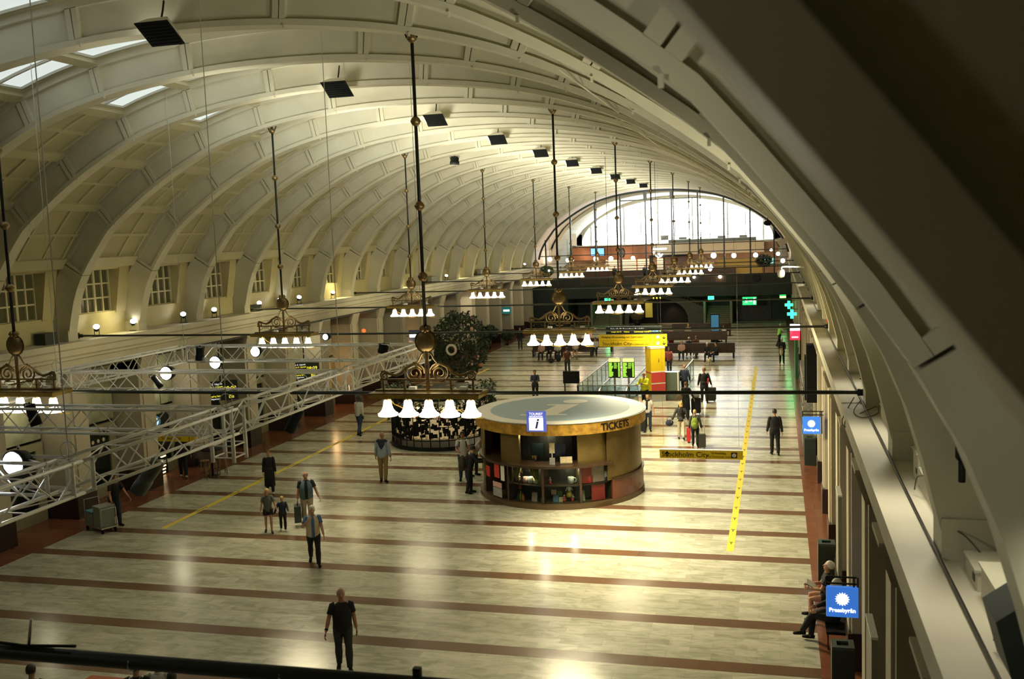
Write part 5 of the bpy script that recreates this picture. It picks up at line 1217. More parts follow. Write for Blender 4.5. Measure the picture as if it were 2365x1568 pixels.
def seated(px, py, lab, top, hair=HD, bottom=F_BLACK, face=180, **k):
    p = onz(px, py); person(lab, (p.x, p.y, 0), face, 1.72, arms=((30, 8, 55, 20), (30, 8, 55, 20)), legs=((88, 88, 5), (88, 80, 5)), sit=.47, lean=4, hair=hair, top=top, bottom=bottom, **k)
seated(1252, 832, 'person in pink top sitting at the left end of the near bench', F_PALEPINK); seated(1271, 832, 'grey-haired person in black sitting second on the near bench', F_BLACK, HG); seated(1290, 830, 'person in white shirt bent forward on the near bench', F_WHITE); seated(1331, 827, 'person in white sleeveless top and shorts sitting with bare legs', F_WHITE, leg='shorts', sleeve='none'); seated(1376, 822, 'person in white shirt sitting on the bench under the sign', F_WHITE)
seated(1575, 831, 'person in pale pink shirt sitting on the bench right of the sign pillar', F_PALEPINK, HB); seated(1592, 822, 'white-haired head showing over the bench backrest', F_BLACK, HW); seated(1608, 819, 'brown-haired person in dark clothes on the middle of the bench', F_BROWN, HR); seated(1634, 836, 'white-haired woman in black with a small pale dog at her feet', F_BLACK, HW); seated(1655, 836, 'person in dark clothes stretching the legs at the bench end', F_BLACK, HD, face=140); seated(1590, 786, 'person in pale top on the second bench', F_CREAM, HB); seated(1674, 790, 'person in white clothes with crossed legs at the end of the second bench', F_WHITE, HD, F_WHITE, face=130); seated(1352, 806, 'person with light clothes sitting in the dark behind the near bench', F_STRIPE, HG); seated(1362, 800, 'second light-clothed person in the dark behind the near bench', F_PALEPINK, HD)
# dog at the white-haired woman's feet
dp = onz(1637, 843); t = thing('dog', 'small pale dog standing at the feet of the white-haired woman', 'dog', dp, R(200)); m = MB()
m.tube([(0, -.24, .30), (0, -.12, .33), (0, .06, .32), (0, .2, .33), (0, .27, .40), (0, .31, .46)], [.06, .10, .10, .12, .07, .06], 10); m.ball((0, .35, .50), .075, 10); m.tube([(0, .38, .49), (0, .48, .46)], [.045, .03], 8); m.tube([(0, -.24, .32), (0, -.34, .40), (0, -.36, .5)], [.03, .025, .015], 6)
for sx in (-1, 1):
    m.tube([(sx*.06, .18, .28), (sx*.06, .17, .14), (sx*.06, .19, .02), (sx*.06, .22, .015)], [.04, .03, .025, .025], 7); m.tube([(sx*.06, -.18, .28), (sx*.06, -.13, .19), (sx*.06, -.23, .11), (sx*.06, -.21, .02), (sx*.06, -.17, .015)], [.05, .042, .026, .024, .024], 7); m.tube([(sx*.05, .34, .56), (sx*.09, .33, .50)], [.025, .015], 6)
o = m.obj('body', mat('dog_fur', (.62, .52, .38), .9, var=.2, scale=30), t); remesh(o, .012)
bag('small dark bag on the floor beside the near bench', onz(1273, 838)+Vector((0, 0, .18)), (.5, .3, .36), F_BLACK); bag('dark rucksack on the floor at the middle of the near bench', onz(1290, 836)+Vector((0, 0, .3)), (.4, .3, .6), F_BLACK)
# the two men on the seat by the right arcade
st = thing('arcade_seat', 'dark seat on thin metal legs against the right arcade pillars', 'seat', (1.20, 22.4, 0)); m = MB(); m.box(-.26, .22, -1.2, 1.2, .42, .48); m.obj('seat_board', M_BLACK, st)
for y in (-1.0, 1.0):
    m = MB(); m.tube([(-.22, y, .42), (-.22, y, .02), (.2, y, .02), (.2, y, .42)], .018, 6); m.obj('leg_frame', M_IRON, st)
t, J = person('man in dark suit sitting cross-legged by the right arcade', (1.12, 21.75, 0), 88, 1.82, arms=((26, 8, 40, 25), (26, 8, 40, 25)), legs=((96, 66, -6), (84, 80, 4)), sit=.50, lean=-4, near=1, skin=M_SKIN, hair=HG, top=F_BLACK, bottom=F_BLACK, build=1.1)
t, J = person('white-haired man in shorts sitting and reading by the right arcade', (1.12, 23.0, 0), 88, 1.80, arms=((34, 8, 60, 25), (34, 8, 60, 25)), legs=((86, 92, 6), (88, 86, 6)), sit=.50, lean=8, look=(0, -30), near=1, skin=M_SKIN, hair=HW, top=F_BLACK, sleeve='short', bottom=F_BLACK, leg='shorts', build=1.15)
q = J['W']((0, .42, .0)); t = thing('book', 'open white book held by the white-haired reading man', 'book', (q.x, q.y, .86), R(88)); m = MB(); M = Matrix.Rotation(R(30), 4, 'X'); m.box(-.17, 0, -.12, .12, 0, .015, M); m.box(0, .17, -.12, .12, 0, .015, M); m.obj('pages', M_WHITE, t); MB().box(-.18, .18, -.125, .125, -.006, 0, M).obj('cover', M_BLACK, t)
# ================================================================ RIGHT ARCADE
def blue_sign(px, py, y, sz, lab, big):
    c = ony(px, py, y); t = thing('shop_sign', lab, 'sign', c, 0, 'blue newsagent signs'); h_ = sz/2
    MB().box(-h_, h_, -.05, .05, -h_, h_).obj('light_box', mat('pressby_blue', (.04, .2, .8), .4, emit=.42, ecol=(.06, .27, 1)), t)
    m = MB(); m.lathe([(0, 0), (sz*.18, 0), (sz*.19, .006), (0, .01)], (0, -.05, sz*.11), 20, Matrix.Rotation(PI/2, 3, 'X')); m.obj('sun_disc', mat('sun_disc', (1, .8, .65), .4, emit=1.6, ecol=(1, .72, .55)), t)
    m = MB()
    for k in range(16): a = 2*PI*k/16; m.tube([(sz*.19*math.cos(a), -.052, sz*.11+sz*.19*math.sin(a)), (sz*.225*math.cos(a), -.052, sz*.11+sz*.225*math.sin(a))], sz*.012, 4)
    m.obj('sun_rays' if 0 else 'sun_ray', mat('sun_disc', (1, .8, .65)), t)
    text('Pressbyrån', sz*.19, M_LITWHITE, t, (0, -.055, -sz*.27), depth=.002, bold=.004)
    xe = 1.36-c.x; m = MB()
    for z in (h_+.06, h_*1.65): m.box(-h_ if z > h_*1.3 else -h_, xe, -.012, .012, z-.014, z+.014)
    for x in (-h_-.0, h_*.98, xe-.05): m.box(x-.014, x+.014, -.012, .012, (h_ if x < h_ else -h_*1.0), h_*1.65)
    m.obj('frame', M_IRON, t)
blue_sign(1945, 1389, 18.6, .56, 'near blue lit newsagent sign hanging over the two seated men', 1)
blue_sign(1874, 982, 31.8, .53, 'far blue lit newsagent sign on a bracket by the right arcade', 0)
def bin_(px, py, lab, h_=.98, w_=.42):
    p = onz(px, py); t = thing('litter_bin', lab, 'bin', (1.16, p.y, 0), 0, 'dark litter bins along the right arcade'); g = mat('bin_green', (.025, .04, .033), .4)
    MB().box(-w_/2, w_/2, -w_/2, w_/2, .0, h_-.06).obj('body', g, t); m = MB(); o = .11
    for q in ((-w_/2, w_/2, -w_/2, -o), (-w_/2, w_/2, o, w_/2), (-w_/2, -o, -o, o), (o, w_/2, -o, o)): m.box(*q, h_-.06, h_)
    m.obj('lid_rim', mat('bin_rim', (.05, .075, .06), .4), t); MB().box(-o, o, -o, o, h_-.06, h_-.04).obj('opening', M_BLACK, t)
bin_(1970, 1600, 'near dark green litter bin beside the seated men'); bin_(1932, 1338, 'dark litter bin beyond the two seated men'); bin_(1877, 1072, 'dark bin under the far blue sign', 1.05); bin_(1880, 1060, 'second dark bin behind the one under the far blue sign', .9)
def panel(px, y, z0, z1, w_, lab, m_, x=1.32, nm='poster_stand'):
    t = thing(nm, lab, 'panel', (x, y, 0)); MB().box(-.04, .04, -w_/2, w_/2, z0, z1).obj('board', m_, t); MB().box(-.05, .05, -w_/2-.02, w_/2+.02, z1, z1+.04).obj('top_edge', M_WHITE, t); MB().box(-.03, .03, -.03, .03, 0, z0+.01).obj('post', M_IRON, t)
M_PANELG = mat('grey_panel', (.24, .24, .19), .5)
panel(0, 23.3, 1.05, 2.95, .8, 'tall grey-green poster panel between right pillars behind the seated men', M_PANELG); panel(0, 15.2, .9, 3.0, .9, 'tall dark grey poster panel between the nearest right pillars', M_PANELG); panel(0, 11.6, .2, 1.5, .7, 'pale low panel at the bottom right between pillars', M_LEDGE, 1.5)
# big black screens hung at the arcade, seen from the side
for (px0, py0, px1, py1, y, lab) in ((1843, 822, 1862, 923, 41.0, 'thin black display board seen edge-on at the right arcade'), (1878, 796, 1881, 929, 38.0, 'wide black display back hanging at the right arcade')):
    a, b = ony(px0, py0, y), ony(px1, py1, y-.0); wd = .10 if px0 < 1850 else .55; t = thing('display_board', lab, 'display', (b.x, y, b.z)); MB().box(-wd/2, wd/2, -.12, .5, 0, a.z-b.z).obj('casing', M_BLACK, t); MB().box(-.03, 1.4-b.x-.0, -.02, .02, (a.z-b.z)*.92, (a.z-b.z)*.94).obj('bracket', M_IRON, t)
M_GRN = mat('pharmacy_green', (.05, .9, .3), .3, emit=2.2, ecol=(.04, 1, .32))
for i, (px, py, y) in enumerate(((1822, 704, 78), (1829, 725, 68))):
    c = ony(px, py, y); t = thing('pharmacy_sign', ['far green lit cross sign at the right arcade', 'nearer green lit cross sign at the right arcade'][i], 'sign', c, 0, 'green cross signs'); m = MB(); m.box(-.3, .3, -.06, .06, -.1, .1); m.box(-.1, .1, -.06, .06, -.3, .3); m.obj('green_cross', M_GRN, t); m = MB(); m.box(0, max(.3, 1.5-c.x), -.02, .02, .3, .34); m.obj('bracket', M_IRON, t)
    lamp('POINT', (c.x-.1, c.y-.3, c.z), 3, (.1, 1, .4), None, .1)
c = ony(1836, 768, 60.0); t = thing('shop_sign', 'red and white lit shop sign at the right arcade under the green crosses', 'sign', c); MB().box(-.28, .28, -.08, .08, -.42, .12).obj('red_box', mat('sign_red_lit', (.9, .03, .06), .4, emit=1.2, ecol=(1, .03, .07)), t); MB().box(-.28, .28, -.08, .08, .12, .5).obj('white_box', mat('sign_white_lit', (.8, .9, 1), .4, emit=1.1), t); MB().box(-.18, .18, -.09, -.08, -.3, -.22).obj('white_stripe', M_LITWHITE, t); MB().box(0, 1.5-c.x, -.02, .02, .5, .54).obj('bracket', M_IRON, t)
lamp('POINT', (c.x-.3, c.y-.4, c.z), 3, (1, .2, .2), None, .1)
t = thing('green_shopfront', 'green painted shop front edge beside the red lit sign', 'shop front', (1.1, 62.5, 0)); MB().box(-.08, .08, -1.5, 1.5, 0, 2.6).obj('panel', mat('shop_green', (.02, .16, .05), .4, emit=.05), t); m = MB(); m.box(-.1, .1, -1.55, 1.55, 2.6, 2.7); m.obj('cornice', M_IRON, t)
t = thing('magazine_rack', 'pale rack full of leaflets by the black display board', 'rack', (1.2, 44.5, 0)); m = MB(); m.box(-.22, .2, -2.6, 2.6, 0, 2.9); m.obj('cabinet', mat('rack_grey', (.32, .31, .27), .6, var=.5, scale=9), t)
for z in (.5, .9, 1.3, 1.7, 2.1, 2.5): MB().box(-.25, .0, -2.55, 2.55, z, z+.03).obj('shelf', M_IRON, t)
# security camera on its arm
c = ony(1804, 631, 47.0); t = thing('security_camera', 'white dome security camera on an arm over the right ledge', 'camera', c); m = MB(); m.lathe([(.0, -.22), (.14, -.16), (.17, -.02), (.15, .12), (.06, .2), (0, .2)], (0, 0, 0), 14); m.obj('dome', M_WHITE, t); m = MB(); m.tube([(0, 0, .2), (.05, 0, .3), (.2, 0, .3), (1.6, 0, .24)], .04, 7); m.box(1.35, 1.75, -.12, .12, .05, .35); m.obj('arm', M_WHITE, t)
# ================================================================ LEFT ARCADE
M_MURAL = mat('mural_paint', (.40, .41, .28), .6, var=.55, scale=.9); M_SHOPGLASS = mat('shop_window', (.012, .018, .016), .08); M_SHOPLIT = mat('shop_interior_lit', (.45, .30, .12), .6, emit=.22, ecol=(1, .62, .22))
bx0 = XC-13.35
for k in range(-4, 17):
    y0, y1 = rib_y(k)+.75, rib_y(k+1)-.35; lit = k in (5, 6, 8); n_ = k+5
    t = thing('shopfront', 'dark shop front in the left arcade, %s bay from the camera' % ORD[min(n_, 27)], 'shop front', (bx0, (y0+y1)/2, 0), 0, 'shop fronts in the left arcade'); hw = (y1-y0)/2
    MB().box(-.15, .0, -hw, hw, .0, .45).obj('stall_riser', M_BAY, t)
    MB().box(-.10, -.05, -hw, hw, .45, 2.45).obj('shop_window', M_SHOPLIT if lit else M_SHOPGLASS, t)
    m = MB(); m.box(-.15, .02, -hw, hw, 2.45, 2.7)
    for y in (-hw, hw-.35): m.box(-.15, .02, y, y+.35, .45, 2.45)
    m.obj('surround', M_BAY, t)
    if k < 1:
        for q in range(6): MB().lathe([(.05, 0), (.075, 0), (.075, .01), (.05, .01)], (-.04, -hw+.6+q*.3, 2.1), 12, Matrix.Rotation(PI/2, 3, 'Y')).obj('window_ring', CM['cream'], t)
    MB().box(-.10, -.03, -hw, hw, 2.8, 4.9).obj('mural', M_MURAL if k < 9 else M_BAY, t)
lamp('POINT', (bx0+.6, rib_y(5)+2, 2.2), 12, (1, .6, .25), None, .2); lamp('POINT', (bx0+.6, rib_y(8)+2, 2.2), 12, (1, .6, .25), None, .2)
lamp('POINT', (bx0+.9, rib_y(1)+2, 4.0), 14, (1, .9, .6), None, .3); lamp('POINT', (bx0+.9, rib_y(-1)+2, 4.0), 10, (1, .9, .6), None, .3); lamp('POINT', (bx0+.9, rib_y(4)+2, 4.0), 20, (1, .9, .6), None, .3); lamp('POINT', (bx0+.9, rib_y(11)+2, 4.0), 26, (1, .85, .6), None, .3)
# trolley with boxes
tp = P(228, 1222); t = thing('trolley', 'flat metal trolley loaded with plastic boxes at the left', 'trolley', tp, R(-25)); m = MB(); m.box(-.35, .75, -.28, .28, .16, .2); m.obj('platform', M_STEEL, t)
for x in (-.28, .68):
    for y in (-.22, .22): MB().cyl((x, y-.02, .07), (x, y+.02, .07), .07, None, 10).obj('wheel', M_BLACK, t)
m = MB(); m.tube([(-.34, -.25, .2), (-.34, -.25, 1.0), (-.34, .25, 1.0), (-.34, .25, .2)], .014, 6); m.tube([(.72, -.25, .2), (.72, -.25, .8), (.72, .25, .8), (.72, .25, .2)], .014, 6); m.obj('push_bar', M_STEEL, t)
def crate(x, y, z, d, lab, mm):
    M = Matrix.Translation(tp) @ Matrix.Rotation(R(-25), 4, 'Z'); q = M @ Vector((x, y, z)); t = thing('plastic_box', lab, 'box', q, R(-25)); MB().box(-d[0]/2, d[0]/2, -d[1]/2, d[1]/2, 0, d[2]).obj('tub', mat('tub_clear', (.22, .25, .22), .35), t); MB().box(-d[0]/2-.015, d[0]/2+.015, -d[1]/2-.015, d[1]/2+.015, d[2], d[2]+.05).obj('lid', mm, t)
crate(-.08, 0, .2, (.46, .5, .40), 'plastic box with blue lid at the front of the trolley', mat('lid_blue', (.05, .25, .36), .4)); crate(.42, 0, .2, (.42, .5, .62), 'taller plastic box with grey lid at the back of the trolley', mat('lid_grey', (.3, .32, .32), .4))
# bar stools and round table by the left shops, yellow exit sign, menu board
tb = P(492, 1098); t = thing('bar_table', 'high round table with a small white sign by the left arcade', 'table', tb); MB().lathe([(0, 1.05), (.42, 1.05), (.42, 1.09), (0, 1.09)], (0, 0, 0), 20).obj('table_top', M_BLACK, t); m = MB(); m.cyl((0, 0, .02), (0, 0, 1.05), .04); m.lathe([(0, 0), (.25, 0), (.25, .02), (0, .03)], (0, 0, 0), 14); m.obj('stem', M_IRON, t)
t = thing('menu_card', 'small white card standing on the high round table', 'card', (tb.x, tb.y, 1.09)); MB().box(-.1, .1, -.01, .01, 0, .3).obj('card', CM['pink'], t)
for i, (px, py) in enumerate(((490, 1100), (508, 1094), (528, 1088))):
    p = P(px, py)+Vector((0, -.45, 0)); t = thing('bar_stool', ['wooden bar stool left of the high round table', 'wooden bar stool in front of the high round table', 'wooden bar stool right of the high round table'][i], 'stool', p, i*.4, 'wooden bar stools'); W_ = mat('stool_wood', (.20, .12, .05), .45); MB().lathe([(0, .72), (.17, .72), (.17, .76), (0, .76)], (0, 0, 0), 14).obj('seat', W_, t)
    for a in range(4): c_, s_ = math.cos(PI/4+a*PI/2), math.sin(PI/4+a*PI/2); MB().tube([(c_*.13, s_*.13, .72), (c_*.21, s_*.21, 0)], .018, 6).obj('leg', W_, t)
    m = MB(); m.tube([(.17*math.cos(a*PI/6), .17*math.sin(a*PI/6), .28) for a in range(13)], .01, 5); m.obj('foot_ring', M_IRON, t)
c = onx(418, 1012, XC-12.0); t = thing('hanging_sign', 'yellow sign with a black pictogram hanging in the left arcade behind the truss', 'sign', c, R(0), 'yellow direction signs'); MB().box(-1.0, .75, -.05, .05, -.13, .13).obj('yellow_board', M_YELLOW, t); text('J', .2, M_BLACK, t, (.4, -.055, 0), depth=.002); text('Stockholm City', .14, M_BLACK, t, (-.4, -.055, 0), depth=.002); m = MB(); m.tube([(-.8, 0, .13), (-.8, 0, 5.05-c.z)], .012, 5); m.tube([(.6, 0, .13), (.6, 0, 5.05-c.z)], .012, 5); m.obj('hanger', M_IRON, t)
for i, (px, py, w_, lab) in enumerate(((510, 902, 1.4, 'near yellow-lettered departure board in the left arcade'), (703, 855, 1.5, 'farther yellow-lettered departure board in the left arcade'))):
    c = onx(px, py, XC-12.6+.35); t = thing('departure_board', lab, 'display', c, R(38), 'departure boards in the left arcade'); MB().box(-w_/2, w_/2, -.06, .06, -.42, .42).obj('casing', M_SIGNBLK, t); rd = random.Random(i)
    for r_, z in enumerate((.3, .18, 0, -.22, -.34)):
        text(('Spår 8  Uppsala', 'Track 8  Uppsala', 'Ankomst', 'Avgång Spår', 'Departure')[r_], .10, M_TY if r_ % 2 else M_TW, t, (-.25, -.065, z), depth=.002)
    text('08:09', .24, M_TY, t, (.38, -.065, .08), depth=.002); text('Bis', .2, M_TY, t, (.42, -.065, -.28), depth=.002); MB().box(-.03, .03, -.03, .03, .42, 5.05-c.z).obj('hanger', M_IRON, t)
c = onx(373, 1072, bx0+.12); t = thing('menu_board', 'small brightly lit menu board in the left arcade', 'board', c, R(90)); MB().box(-.38, .38, -.03, .03, -.5, .5).obj('board', M_BLACK, t); rd = random.Random(2); m = MB()
for r_ in range(7): m.box(-.3, rd.uniform(0, .3), -.04, -.03, .4-r_*.13, .46-r_*.13)
m.obj('lit_line', mat('menu_lit', (1, .8, .5), .4, emit=1.6, ecol=(1, .75, .4)), t)
c = onx(360, 973, bx0+.5); t = thing('round_sign', 'small blue round lit sign in the left arcade', 'sign', c); MB().lathe([(0, 0), (.22, 0), (.22, .06), (0, .06)], (0, 0, 0), 18, Matrix.Rotation(PI/2, 3, 'X')).obj('disc', mat('round_blue', (.05, .2, .35), .4, emit=.3), t); MB().lathe([(.09, 0), (.17, 0), (.17, .08), (.09, .08)], (0, 0, 0), 18, Matrix.Rotation(PI/2, 3, 'X')).obj('ring', mat('round_pale', (.6, .8, .9), .4, emit=.8), t); MB().box(-.4, -.2, -.02, .02, -.02, .02).obj('bracket', M_IRON, t)
c = onx(958, 776, XC-12.6+.3); t = thing('shop_sign', 'white and blue lit sign on the left arcade under the ledge', 'sign', c); MB().box(-.4, .4, -.06, .06, -.4, .4).obj('box', mat('sign_navy', (.03, .05, .12), .4, emit=.1), t); MB().box(-.34, .34, -.08, -.06, -.08, .12).obj('lit_name', mat('sign_lit_lilac', (.85, .88, 1), .4, emit=2.2), t); MB().box(-.6, -.4, -.02, .02, -.02, .02).obj('bracket', M_IRON, t)
c = onx(1170, 717, XC-12.6+.3); t = thing('shop_sign', 'teal lit sign on the far left arcade', 'sign', c); MB().box(-.4, .4, -.06, .06, -.3, .3).obj('box', mat('sign_teal', (.01, .08, .07), .4, emit=.15, ecol=(.05, .5, .45)), t); MB().box(-.28, .28, -.08, -.06, -.08, .08).obj('lit_name', mat('sign_lit_teal', (.6, 1, .95), .4, emit=1.8), t); MB().box(-.6, -.4, -.02, .02, -.02, .02).obj('bracket', M_IRON, t)
for i, (px, py) in enumerate(((843, 718), (843, 742), (843, 763))):
    c = onx(px, py, bx0+.25); t = thing('lantern', 'orange-red round lantern in the left arcade, %s of a column of three' % ('topmost', 'middle one', 'lowest')[i], 'lantern', c, 0, 'orange lanterns'); MB().ball((0, 0, 0), .24, 12, (1, 1, .85)).obj('shade', mat('lantern_red', (.8, .12, .03), .5, emit=.9, ecol=(1, .18, .04)), t); MB().cyl((0, 0, .2), (0, 0, .35), .03).obj('cap', M_BLACK, t)
# ================================================================ THE FAR END
BY = 96.0; BZ = 4.0
m = MB(); m.box(-26, 4.3, BY, FARY, BZ-.25, BZ); m.box(-26, 4.3, BY-.1, BY+.15, 2.75, BZ-.2); struct(m.obj('trim_45', M_GREENWALL))
m = MB(); m.box(-26, 4.3, 101.0, 101.3, 0, BZ-.2); m.box(-26, -19.9, BY, 101, 0, BZ-.2); struct(m.obj('wall_far_lower', M_GREENWALL))
m = MB(); m.box(-23.5, 2.0, BY-.05, BY+.05, BZ, BZ+.75)
o = m.obj('balcony_parapet', mat('parapet_dark', (.02, .025, .02), .5)); tag(o, 'dark balcony parapet with pierced panels under the far restaurant', 'parapet')
for x0, x1 in ((-18.5, -10.0), (-6.6, -4.6), (-3.9, -2.9)):
    m = MB(); n = int((x1-x0)/.16)
    for i in range(n+1): m.box(x0+i*.16-.02, x0+i*.16+.02, BY-.09, BY-.05, BZ+.08, BZ+.62)
    for z in (.08, .24, .42, .6): m.box(x0, x1, BY-.09, BY-.05, BZ+z-.02, BZ+z+.02)
    m.obj('lattice_panel', mat('lattice_brown', (.12, .085, .04), .5), o)
m = MB(); m.box(-23.5, 2.0, BY-.10, BY+.1, BZ+.75, BZ+.82); m.obj('handrail', M_WOODDARK, o)
# steel and glass screen above the balcony
fr, gl = MB(), MB(); GY = BY+.25
xs = [-22.0, -19.45, -17.0, -14.52, -12.1, -9.6, -7.15, -4.75, -2.35, -.2]
def archz(x): 
    for i in range(1, len(CUR)):
        if CUR[i].x >= x-XC: t_ = (x-XC-CUR[i-1].x)/(CUR[i].x-CUR[i-1].x); return CUR[i-1].y+(CUR[i].y-CUR[i-1].y)*t_
    return 6
for x in xs: fr.box(x-.07, x+.07, GY-.07, GY+.07, BZ+.8, max(BZ+1.2, archz(x)-.15))
pts = [(XC+p.x*.985, GY, p.y-.12) for p in CUR if abs(p.x) < 12.1]; fr.tube(pts, .10, 6)
fr.box(xs[3], xs[6], GY-.05, GY+.05, 12.03, 12.13); fr.box(-22.6, 1.0, GY-.05, GY+.05, 6.95, 7.03); fr.box(-22.6, 1.0, GY-.05, GY+.05, 5.5, 5.57); fr.box(-22.6, 1.0, GY-.05, GY+.05, 6.2, 6.25)
for x in (xs[4], xs[5]): fr.box(x-.16, x+.16, GY-.05, GY+.05, 12.1, archz(x)-.15)
for xa, xb in zip(xs[:-1], xs[1:]):
    za, zb = archz(xa)-.2, archz(xb)-.2; gl.add([(xa, GY, BZ+.8), (xb, GY, BZ+.8), (xb, GY, zb), (xa, GY, za)], [(0, 1, 2, 3)])
wo = struct(fr.obj('window_91', mat('screen_frame_green', (.02, .035, .03), .4))); gl.obj('glass_screen', M_SCREENGLASS, wo, fix=False)
# restaurant block behind the glass
t = thing('restaurant_bar', 'long restaurant bar with copper fascia and lit shelves behind the far glass screen', 'bar', (0, 105.0, BZ)); M_COPPER = mat('copper_fascia', (.28, .115, .05), .4, .4, var=.35, scale=.7); M_CREAMF = mat('cream_fascia', (.48, .42, .29), .6)
MB().box(-21.0, -12.6, -.3, 0, 2.25, 3.7).obj('copper_fascia', M_COPPER, t); MB().box(-12.6, -1.2, -.3, 0, 2.55, 3.7).obj('cream_fascia', M_CREAMF, t); MB().box(-21.5, .2, .8, 1.0, 0, 3.6).obj('back_wall', mat('bar_back_wall', (.36, .21, .11), .6, var=.3, scale=.6), t); MB().box(-21, -1.2, -.3, 3, 3.62, 3.75).obj('flat_roof', M_CREAMF, t)
for i, (x0, x1) in enumerate(((-17.6, -16.2), (-15.9, -14.4), (-14.2, -13.0), (-12.2, -11.4))):
    MB().box(x0, x1, .5, .8, .5, 2.2).obj('lit_shelf', mat('shelf_backlight', (1, .75, .55), .5, emit=.85, ecol=(1, .66, .42)), t)
    m = MB()
    for z in (.9, 1.3, 1.7): m.box(x0, x1, .35, .8, z, z+.04)
    m.obj('shelf_board', M_WOODDARK, t)
MB().box(-20, -4, -1.2, -.6, 0, 1.05).obj('bar_counter', M_WOODDARK, t); MB().box(-12.7, -8.3, -1.6, -1.4, 2.4, 2.6).obj('black_canopy', M_BLACK, t); m = MB()
for x in (-12.6, -11.2, -8.4): m.box(x-.08, x+.08, -1.6, -1.4, 0, 2.4)
m.obj('canopy_post', M_BLACK, t); MB().box(-10.2, -8.6, .2, .4, .2, 2.3).obj('brown_door', M_REDWOOD, t); MB().box(-6, -1.4, .6, .8, .3, 2.0).obj('yellow_wall', mat('bar_yellow_wall', (.40, .28, .06), .6, emit=.04), t)
c = ony(1522, 578, 103.2); t = thing('neon_sign', 'white glowing script sign above the restaurant entrance', 'sign', c); M_NEON = mat('neon_white', (.9, .92, 1), .3, emit=6.0, ecol=(.85, .9, 1)); m = MB()
for k in range(8): m.tube([(-.75+k*.19, 0, .05), (-.70+k*.19, 0, .22), (-.63+k*.19, 0, .05), (-.56+k*.19, 0, .2)], .03, 5)
m.obj('glowing_script', M_NEON, t); m = MB(); m.tube([(-.35, 0, -.5), (-.1, 0, -.75), (.2, 0, -.62), (.35, 0, -.38)], .06, 5); m.tube([(-.15, 0, -.3), (.12, 0, -.25), (-.1, 0, -.48), (.2, 0, -.5)], .05, 5); m.obj('glowing_emblem', M_NEON, t); m = MB(); m.box(-.02, .02, .05, 1.5, -.02, .02); m.obj('bracket', M_IRON, t)
c = ony(1380, 582, 104.5); t = thing('screen', 'blue lit screen on the copper fascia of the restaurant', 'screen', c); MB().box(-.75, .75, -.05, .05, -.42, .42).obj('casing', M_BLACK, t); MB().box(-.70, .70, -.06, -.05, -.38, .38).obj('display', mat('screen_blue', (.15, .4, .9), .3, emit=1.1, ecol=(.2, .5, 1)), t)
c = ony(1778, 602, 100.5); t = thing('screen', 'teal lit menu screen at the right end of the restaurant', 'screen', c); MB().box(-.55, .55, -.05, .05, -.32, .32).obj('casing', M_BLACK, t); MB().box(-.50, .50, -.06, -.05, -.27, .27).obj('display', mat('screen_teal', (.2, .5, .45), .3, emit=.7, ecol=(.3, .7, .65)), t)
c = ony(1436, 584, 104.5); t = thing('wall_plaque', 'dark green oval plaque on the copper fascia', 'plaque', c); MB().ball((0, 0, 0), .5, 14, (.6, .12, 1.1)).obj('plate', M_GREENWALL, t); MB().tube([(.2*math.cos(a*PI/6), -.07, .35*math.sin(a*PI/6)) for a in range(13)], .02, 5).obj('rim', M_STEEL, t)
M_PEND = mat('pendant_glow', (1, .75, .6), .3, emit=7.0, ecol=(1, .66, .48))
for i, (px, py, r) in enumerate(((1270, 599, .27), (1311, 601, .24), (1322, 600, .18), (1376, 598, .30), (1411, 597, .28), (1462, 596, .25), (1510, 583, .14), (1595, 592, .18), (1648, 590, .32), (1695, 590, .28), (1745, 589, .27), (1781, 577, .16), (1797, 586, .22), (1808, 602, .25), (1640, 622, .2), (1663, 639, .19), (1603, 640, .15), (1268, 625, .12))):
    y = 99.6 if py < 612 else BY-.35; c = ony(px, py, y); t = thing('globe_lamp', 'round glowing lamp of the far restaurant, %s of the row counted from its left end' % ORD[i] if i else 'round glowing lamp of the far restaurant at the left end of the row', 'lamp', c, 0, 'globe lamps of the far restaurant')
    r *= .85; MB().ball((0, 0, 0), r, 10).obj('globe', M_PEND, t); m = MB(); m.cyl((0, 0, r), (0, 0, r+.12), .05, .03, 8); top = (1.9 if py < 612 else .4); m.cyl((0, 0, r+.1), (0, .0, r+top), .012, None, 5); m.obj('pendant_cord', M_IRON, t)
for x in (-20, -16, -12, -7, -3): lamp('POINT', (x, 101.5, 6.6), 60, (1, .68, .45), None, .3)
for i, (px, py, hh, tp_, lab) in enumerate(((1420, 640, HD, F_BLACK, 'person in black at the restaurant bar behind the pale shelves'), (1545, 640, HB, F_WHITE, 'person in pale clothes at the restaurant entrance'), (1490, 636, HR, F_DKGREY, 'guest in grey at the restaurant bar'))):
    c = ony(px, py, 101.5); person(lab, (c.x, 101.5, BZ), 180, 1.72, hair=hh, top=tp_, bottom=F_BLACK)
for i, (px, y, h_, r, lab, lm) in enumerate(((1262, 97.5, 2.0, .75, 'bright green bush at the left end of the far balcony', M_LEAFB), (1765, 99.5, 2.4, .8, 'dark potted tree inside the restaurant at the right', M_LEAF), (1250, 103, 3.2, 1.1, 'dark green palm behind the left end of the glass screen', M_LEAF))):
    c = ony(px, 640, y); t = thing('potted_plant', lab, 'plant', (c.x, y, BZ)); MB().lathe([(.2, 0), (.28, .5), (0, .5)], (0, 0, 0), 12).obj('pot', M_BLACK, t); MB().tube([(0, 0, .4), (.03, 0, h_-r)], .04, 6).obj('stem', M_BARK, t); leafball('foliage', lm, (0, 0, h_-r*.7), r, 700, .22, t, .8, i+20)
